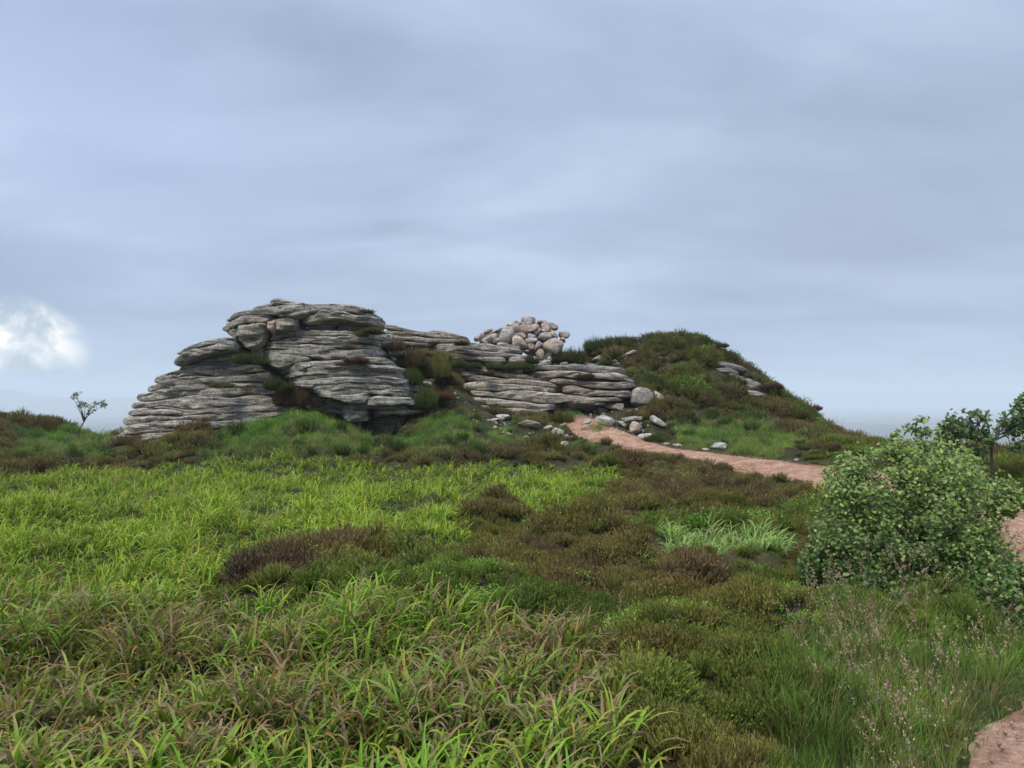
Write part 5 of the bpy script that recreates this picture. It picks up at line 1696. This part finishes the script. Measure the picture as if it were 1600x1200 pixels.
DG, BR, OL, LG, RB = (.075, .110, .030), (.125, .085, .048), (.125, .125, .040), (.11, .20, .035), (.15, .085, .062)
for a in [
    (390, 567, 19.35, 46, 20, DG, 'dark green heather in the notch between leaning slab and the tall tor'),
    (344, 603, 19.05, 26, 10, OL, 'small olive heather tuft on a ledge of the left outcrop'),
    (432, 607, 19.25, 40, 22, DG, 'dark heather at the right end of a ledge, where left outcrop meets the tor'),
    (455, 632, 19.45, 50, 36, BR, 'brownish heather in the dark cleft between left outcrop and the tor'),
    (573, 487, 19.5, 16, 13, OL, 'tiny tuft near the right end of the cap rock'),
    (478, 475, 19.6, 14, 4, DG, 'tiny tuft on the very top of the cap rock'),
    (565, 524, 19.4, 14, 12, OL, 'small tuft below the right end of the cap rock, left of two'),
    (582, 519, 19.4, 20, 12, OL, 'small tuft below the right end of the cap rock, right of two'),
    (546, 543, 19.2, 14, 9, BR, 'small brown tuft on a ledge halfway up the tall tor'),
    (555, 564, 19.2, 30, 11, RB, 'reddish tuft in a crack in the middle of the tall tor'),
    (618, 545, 19.9, 22, 20, BR, 'brown heather at the upper end of the gully beside the tall tor'),
    (642, 572, 20.2, 44, 32, BR, 'brown heather bush at the top of the gully right of the tall tor'),
    (672, 590, 20.6, 60, 46, OL, 'large olive heather bush in the middle of the gully'),
    (640, 600, 20.0, 34, 36, DG, 'dark green heather against the right flank of the tall tor'),
    (700, 600, 20.9, 36, 20, BR, 'brown heather at the right edge of the gully beside the low outcrop'),
    (660, 638, 19.7, 42, 42, DG, 'dark green heather low in the gully beside the overhang'),
    (690, 622, 20.3, 30, 24, RB, 'reddish dead heather low in the gully'),
    (722, 537, 23.7, 16, 10, OL, 'small tuft at the edge of the upper ridge, left of the cairn'),
    (725, 573, 23.0, 50, 16, DG, 'dark heather growing under the upper ridge, left of three'),
    (778, 575, 23.0, 34, 12, DG, 'dark heather growing under the upper ridge, middle of three'),
    (812, 576, 23.0, 40, 14, DG, 'dark heather growing under the upper ridge, right of three'),
    (832, 566, 23.2, 18, 16, DG, 'green tuft at the right end of the upper ridge'),
    (762, 584, 22.3, 18, 9, BR, 'brown tuft in a crack of the low outcrop below the upper ridge'),
    (914, 590, 22.8, 24, 12, BR, 'brown tuft on top of the low outcrop, right part'),
    (880, 562, 25.4, 24, 22, OL, 'olive heather against the right flank of the cairn, upper'),
    (895, 567, 25.5, 36, 34, DG, 'dark green heather at the right foot of the cairn'),
    (880, 642, 21.8, 42, 16, BR, 'brown heather tuft at the foot of the low outcrop'),
    (876, 660, 21.3, 36, 22, OL, 'round olive heather tuft between stones, left of the green tuft'),
    (990, 634, 21.7, 40, 16, OL, 'olive heather growing against the foot of the big rounded boulder'),
    (1028, 643, 22.0, 30, 30, OL, 'tall olive heather right of the big rounded boulder'),
    (1045, 658, 21.6, 50, 18, OL, 'olive heather on the slope below and right of the big boulder'),
    (1000, 667, 21.2, 40, 14, DG, 'dark green heather behind the leaning pinkish stone'),
    (1030, 690, 20.1, 46, 20, DG, 'dense dark green heather tuft at the path edge beside a pale stone'),
    (960, 545, 27.0, 60, 22, DG, 'dark heather hummock at the left top of the knoll'),
    (950, 568, 25.9, 24, 12, LG, 'bright green tuft in the dip left of the knoll'),
    (1010, 605, 24.4, 60, 22, DG, 'dark green heather mat just above the big rounded boulder'),
    (1120, 563, 26.6, 60, 22, DG, 'dark green heather above the pale slabs on the knoll'),
    (1140, 600, 25.6, 50, 20, DG, 'dark green heather below the pale slabs on the knoll'),
    (1115, 657, 23.2, 50, 22, DG, 'dark green heather at the foot of the knoll'),
    (1128, 541, 27.6, 16, 12, RB, 'dead brown heather sprig on the right shoulder of the skyline'),
    (935, 547, 27.3, 40, 26, DG, 'large dark heather bush on the skyline at the left edge of the knoll'),
    (975, 543, 27.6, 46, 22, BR, 'brown and green heather bush on the skyline, second from the left edge of the knoll'),
    (1040, 538, 27.9, 60, 20, OL, 'olive heather bush on the skyline in the middle of the knoll'),
    (1085, 538, 27.9, 50, 18, DG, 'dark heather bush on the skyline at the top right of the knoll'),
    (1010, 567, 26.2, 60, 18, RB, 'purple-brown dead heather on the peaty face of the knoll'),
    (1205, 606, 26.0, 30, 14, BR, 'brown heather bush on the skyline halfway down the right slope'),
    (1240, 632, 25.2, 26, 12, OL, 'olive heather bush on the skyline of the right slope above the dead clump'),
    (1272, 640, 24.6, 22, 11, RB, 'dead dark heather clump on the skyline of the right slope'),
]:
    bush(*a[:7], kind='h', ground=(a[0] > 940 or (a[1] > 636 and a[0] > 840)))
for a in [
    (895, 653, 21.6, 26, 20, LG, 'bright green leafy tuft among the stones left of the domed boulder'),
    (935, 672, 21.1, 24, 20, LG, 'bright green leafy tuft at the edge of the gravel in front of the domed boulder'),
    (861, 664, 21.0, 16, 10, LG, 'small bright green leafy tuft right of the sunken pink slab'),
    (20, 685, 20.5, 70, 34, (.07, .14, .035), 'leafy green bush at the far left below the dark heather hump'),
    (118, 692, 19.9, 40, 20, (.06, .13, .05), 'low leafy bush at the foot of the little sapling'),
    (300, 700, 17.9, 70, 20, (.09, .14, .04), 'low leafy bilberry along the foot of the left outcrop'),
]:
    bush(*a[:7], kind='l', ground=True)
for a in [(865, 560, 25.6, 26, 34, (.13, .14, .05), 'pale mossy grass tuft on the right side of the cairn')]:
    bush(*a[:7], kind='g')

# the two dark bushes between the leaf patches
for (px, py, Y, w, h, tn, lb) in [
    (410, 905, 6.6, 95, 62, (.078, .056, .044), 'dark brown woody heather bush at the left end of the gap between the leaf patches'),
    (490, 905, 6.6, 90, 58, (.072, .052, .040), 'dark brown woody heather bush second from left in the gap between the leaf patches'),
    (520, 875, 7.2, 60, 52, (.085, .060, .050), 'greyish woody heather bush standing up in the gap between the leaf patches'),
    (570, 880, 7.1, 100, 52, (.085, .062, .036), 'rusty brown heather bush in the middle of the gap between the leaf patches'),
    (625, 855, 7.8, 60, 36, (.065, .052, .030), 'small dark heather bush against the bright leaves at the right of the gap'),
    (975, 830, 8.6, 46, 52, (.078, .058, .042), 'upright dark brown heather bush in the middle of the heath'),
    (1190, 775, 13.0, 40, 32, (.09, .055, .048), 'reddish dead heather bush against the gravel path'),
    (1105, 742, 14.8, 60, 24, (.075, .055, .045), 'dark heather bush in front of the bend of the path'),
]:
    bush(px, py, Y, w, h, tuple(v * 1.75 for v in tn), lb, 'h', ground=True)

# ------------------------------------------------------------------ birches
def leaf_shape(ln=.05, wd=.04, fold=.12, droop=.2):
    """ovate birch leaf, folded along its midrib; 8 outline points + midrib"""
    mid = [(0, 0), (.35, 0), (.7, 0), (1, 0)]
    side = [(.12, .33), (.35, .5), (.68, .32)]
    V = [(x * ln, 0, -droop * ln * x * x) for x, _ in mid]
    for s in (1, -1):
        V += [(x * ln, s * y * wd, y * wd * fold * 2 - droop * ln * x * x) for x, y in side]
    T = [(0, 1, 4), (1, 5, 4), (1, 2, 5), (2, 6, 5), (2, 3, 6),
         (0, 7, 1), (1, 7, 8), (1, 8, 2), (2, 8, 9), (2, 9, 3)]
    return np.array(V), np.array(T)


def birch(name, base, tips, sizes, label, cat, nleaf, palette, n_main=10, single=0, trunk_r=.02, leafscale=1.0, trunk_pts=None, group=None, per_tw=.05):
    """tips: (n,3) twig ends"""
    r_ = np.random.default_rng(len(tips))
    root = tag(empty(name, tuple(base)), label, cat, group)
    base = np.array(base, float)
    n = len(tips)
    # main stems run to scattered tips
    mi = [int(r_.integers(0, n))]
    while len(mi) < n_main:
        d = np.min(np.linalg.norm(tips[:, None] - tips[mi][None], axis=2), axis=1)
        mi.append(int(np.argmax(d)))
    paths, radii, nodes = [], [], []
    start = base if trunk_pts is None else np.array(trunk_pts[-1], float)
    if trunk_pts is not None:
        paths.append(np.array(trunk_pts, float)); radii.append(np.linspace(trunk_r, trunk_r * .7, len(trunk_pts)))
    for i in mi:
        t = np.linspace(0, 1, 9)[:, None]
        e = tips[i]
        ctrl_ = start + (e - start) * [.35, .35, .65] + r_.normal(0, .05, 3)
        p = (1 - t) ** 2 * start + 2 * t * (1 - t) * ctrl_ + t * t * e
        p += r_.normal(0, .008, p.shape) * np.sin(t * np.pi)
        paths.append(p); radii.append(np.linspace(trunk_r * .6, trunk_r * .12, 9)); nodes.append(p[2:])
    nodes = np.vstack(nodes)
    LP, LD = [], []
    for i in range(n):
        d = np.linalg.norm(nodes - tips[i], axis=1) + np.maximum(nodes[:, 2] - tips[i, 2], 0) * 1.5
        j = int(np.argmin(d))
        s = nodes[j]
        t = np.linspace(0, 1, 6)[:, None]
        ctrl_ = s + (tips[i] - s) * [.5, .5, .7] + r_.normal(0, .015, 3)
        p = (1 - t) ** 2 * s + 2 * t * (1 - t) * ctrl_ + t * t * tips[i]
        if np.linalg.norm(tips[i] - s) > .02:
            paths.append(p); radii.append(np.linspace(.0035, .0012, 6))
        k = nleaf
        f = r_.uniform(.25, 1.0, k) if np.linalg.norm(tips[i] - s) > .05 else r_.uniform(0, 1, k)
        pos = np.stack([np.interp(f, t[:, 0], p[:, c]) for c in range(3)], 1) + r_.normal(0, per_tw * .55, (k, 3))
        out = tips[i] - base
        out = out / (np.linalg.norm(out) + 1e-6)
        dr = out * .6 + r_.normal(0, .7, (k, 3)) + [0, -.15, -.1]
        LP.append(pos); LD.append(dr)
    LP, LD = np.vstack(LP), np.vstack(LD)
    LD /= np.linalg.norm(LD, axis=1)[:, None]
    V, Q = tubes(paths, radii, 5)
    link('branches', mesh_np('branches', V - base, Q, M_bark), root)
    up = np.array([0, -.35, 1.0]) + r_.normal(0, .55, LD.shape)
    sd = np.cross(up, LD); sd /= np.linalg.norm(sd, axis=1)[:, None]
    nm = np.cross(LD, sd)
    N = len(LP)
    sc = r_.uniform(.6, 1.2, N) * leafscale
    Lv, Lt = leaf_shape()
    MX = np.stack([LD, sd, nm], 2)
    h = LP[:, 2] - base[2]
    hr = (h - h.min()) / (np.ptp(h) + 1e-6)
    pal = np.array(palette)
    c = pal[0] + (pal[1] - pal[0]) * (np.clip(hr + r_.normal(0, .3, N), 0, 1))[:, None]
    u = r_.uniform(0, 1, N)
    c = np.where((u < .04 + .09 * hr)[:, None], pal[2], c)
    c = np.where((u > .982)[:, None], pal[3], c)
    c *= r_.uniform(.75, 1.25, (N, 1))
    order = np.argsort(np.linalg.norm(LP - np.array([0, 0, EYE]), axis=1))
    sing = order[:single]
    rest = order[single:]
    if len(rest):
        VV = np.einsum('nij,kj->nki', MX[rest], Lv) * sc[rest][:, None, None] + LP[rest][:, None] - base
        TT = (np.arange(len(rest))[:, None, None] * len(Lv) + Lt[None]).reshape(-1, 3)
        CC = np.repeat(c[rest], len(Lv), 0)
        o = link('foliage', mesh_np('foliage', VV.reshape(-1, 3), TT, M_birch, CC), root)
        o['kind'] = 'stuff'
    if single:
        K_ = 12
        vm = []
        for q in range(K_):
            ci_ = c[sing[q * 7 % single]]
            lv, lt = leaf_shape(.05, .036 + .008 * r_.uniform(), .05 + .15 * r_.uniform(), .1 + .3 * r_.uniform())
            vm.append(mesh_np('leaf', lv, lt, M_birch, np.tile(ci_, (len(lv), 1))))
        for q, i in enumerate(sing):
            o = bpy.data.objects.new('leaf', vm[q % K_])
            COL.objects.link(o)
            o.parent = root
            m4 = Matrix([list(MX[i][0]) + [0], list(MX[i][1]) + [0], list(MX[i][2]) + [0], [0, 0, 0, 1]])
            o.rotation_euler = m4.to_euler()
            o.scale = (sc[i],) * 3
            o.location = tuple(LP[i] - base)
    return root


def lobes_points(lobes, n, shell=.35, seed=1, fray=.14):
    r_ = np.random.default_rng(seed)
    wts = np.array([l[3] ** 2 * l[4] for l in lobes]); wts /= wts.sum()
    out = []
    for _ in range(n):
        l = lobes[r_.choice(len(lobes), p=wts)]
        d = r_.normal(0, 1, 3); d /= np.linalg.norm(d)
        rr = r_.uniform(shell, 1.0) ** .5 * (1 + fray * abs(r_.normal()))
        x, y, z = [float(v) for v in P(l[0], l[1], l[2])]
        out.append((x + d[0] * l[3] * rr, y + d[1] * l[3] * rr * .9, z + d[2] * l[4] * rr))
    return np.array(out)


PAL = [(.060, .135, .028), (.25, .34, .062), (.36, .37, .11), (.34, .25, .15)]
lob = [(1430, 840, 6.3, .72, .55), (1370, 760, 6.5, .42, .30), (1440, 735, 6.5, .38, .22), (1520, 780, 6.6, .42, .32), (1530, 900, 5.9, .48, .36),
       (1310, 790, 6.3, .26, .28), (1300, 870, 6.1, .28, .30), (1330, 930, 6.0, .28, .22), (1430, 930, 5.8, .45, .26), (1580, 950, 5.6, .42, .26), (1480, 720, 6.8, .3, .16), (1400, 715, 6.6, .25, .14), (1525, 770, 6.4, .25, .2), (1305, 742, 6.4, .10, .10), (1352, 708, 6.5, .10, .09), (1395, 700, 6.6, .12, .08), (1470, 697, 6.7, .12, .09), (1545, 745, 6.5, .10, .09), (1262, 860, 6.1, .10, .10), (1640, 930, 5.6, .4, .3)]
tips = lobes_points(lob, 1700, shell=.2, seed=3)
qx_, qy_ = project(tips[:, 0], tips[:, 1], tips[:, 2])
tips = tips[~((qx_ > 1572) & (qy_ > 800) & (qy_ < 885))]
gz = base_h(tips[:, 0], tips[:, 1])
tips[:, 2] = np.maximum(tips[:, 2], gz + .10)
bz_ = float(H(3.35, 6.15))
birch('birch_bush', (3.35, 6.15, bz_), tips, None, 'large rounded green birch bush with pale leaf tips in front of the path', 'bush', 24, PAL, 20, 300, .018, .68)
# sapling poking above it
lob = [(1432, 672, 8.0, .10, .10), (1415, 690, 8.0, .12, .10), (1450, 695, 8.0, .11, .10), (1440, 720, 8.0, .14, .12), (1425, 662, 8.0, .05, .05)]
tips = lobes_points(lob, 80, seed=4)
tips[:, 2] += .05
bx0 = (1430 - 800) / F * 8.0
birch('birch_sapling', (bx0, 8.0, float(H(bx0, 8.0))), tips, None, 'thin open sapling showing against the sky behind the top of the big bush', 'sapling', 6, PAL, 5, 0, .01, .85, per_tw=.03)
lob = [(1500, 690, 11.0, .28, .24), (1515, 665, 11.0, .22, .14), (1478, 705, 11.0, .14, .14), (1530, 700, 11.0, .16, .2), (1590, 665, 11.2, .24, .22), (1620, 650, 11.2, .3, .2), (1600, 690, 11.2, .22, .10), (1590, 712, 11.2, .14, .07), (1525, 720, 11.0, .2, .1)]
tips = lobes_points(lob, 300, shell=.05, seed=5, fray=.35)
tips[:, 2] += .10
bx0 = (1551 - 800) / F * 11.1
g0 = float(H(bx0, 11.1))
tp = [P(1550, 690 + 60 * (1 - f), 11.1) for f in (0, .35, .7, 1)]
tp = [(float(a) + .02 * math.sin(i * 3), float(b), float(c)) for i, (a, b, c) in enumerate(tp)]
tp = [(tp[0][0], tp[0][1], g0 - .05)] + tp
birch('birch_tree', (tp[0][0], tp[0][1], g0), tips, None, 'small dark-stemmed birch with two leafy crowns against the sky at the right edge', 'tree', 8, [(.055, .12, .03), (.14, .22, .05), (.22, .22, .08), (.2, .14, .09)], 9, 0, .026, 1.35, trunk_pts=tp, per_tw=.04)
# little bare sapling on the far left
Yl = 20.6
lob = [(118, 626, Yl, .10, .09), (125, 617, Yl, .05, .05), (113, 636, Yl, .05, .06), (130, 638, Yl, .14, .10), (142, 640, Yl, .14, .10), (150, 628, Yl, .05, .04), (158, 637, Yl, .12, .07), (145, 648, Yl, .08, .05), (135, 650, Yl, .08, .05)]
tips = lobes_points(lob, 70, seed=6)
tips[:, 2] += .09
tp = [P(px_, py_, Yl) for px_, py_ in ((121, 690), (123, 675), (127, 666), (131, 660))]
tp = [tuple(float(v) for v in t_) for t_ in tp]
birch('rowan_sapling', tp[0], tips, None, 'little wind-bent sapling with few pale leaves standing alone at the far left', 'sapling', 6, [(.12, .15, .07), (.20, .23, .12), (.22, .2, .12), (.2, .15, .1)], 9, 0, .022, .95, trunk_pts=tp, per_tw=.045)
print('script done')
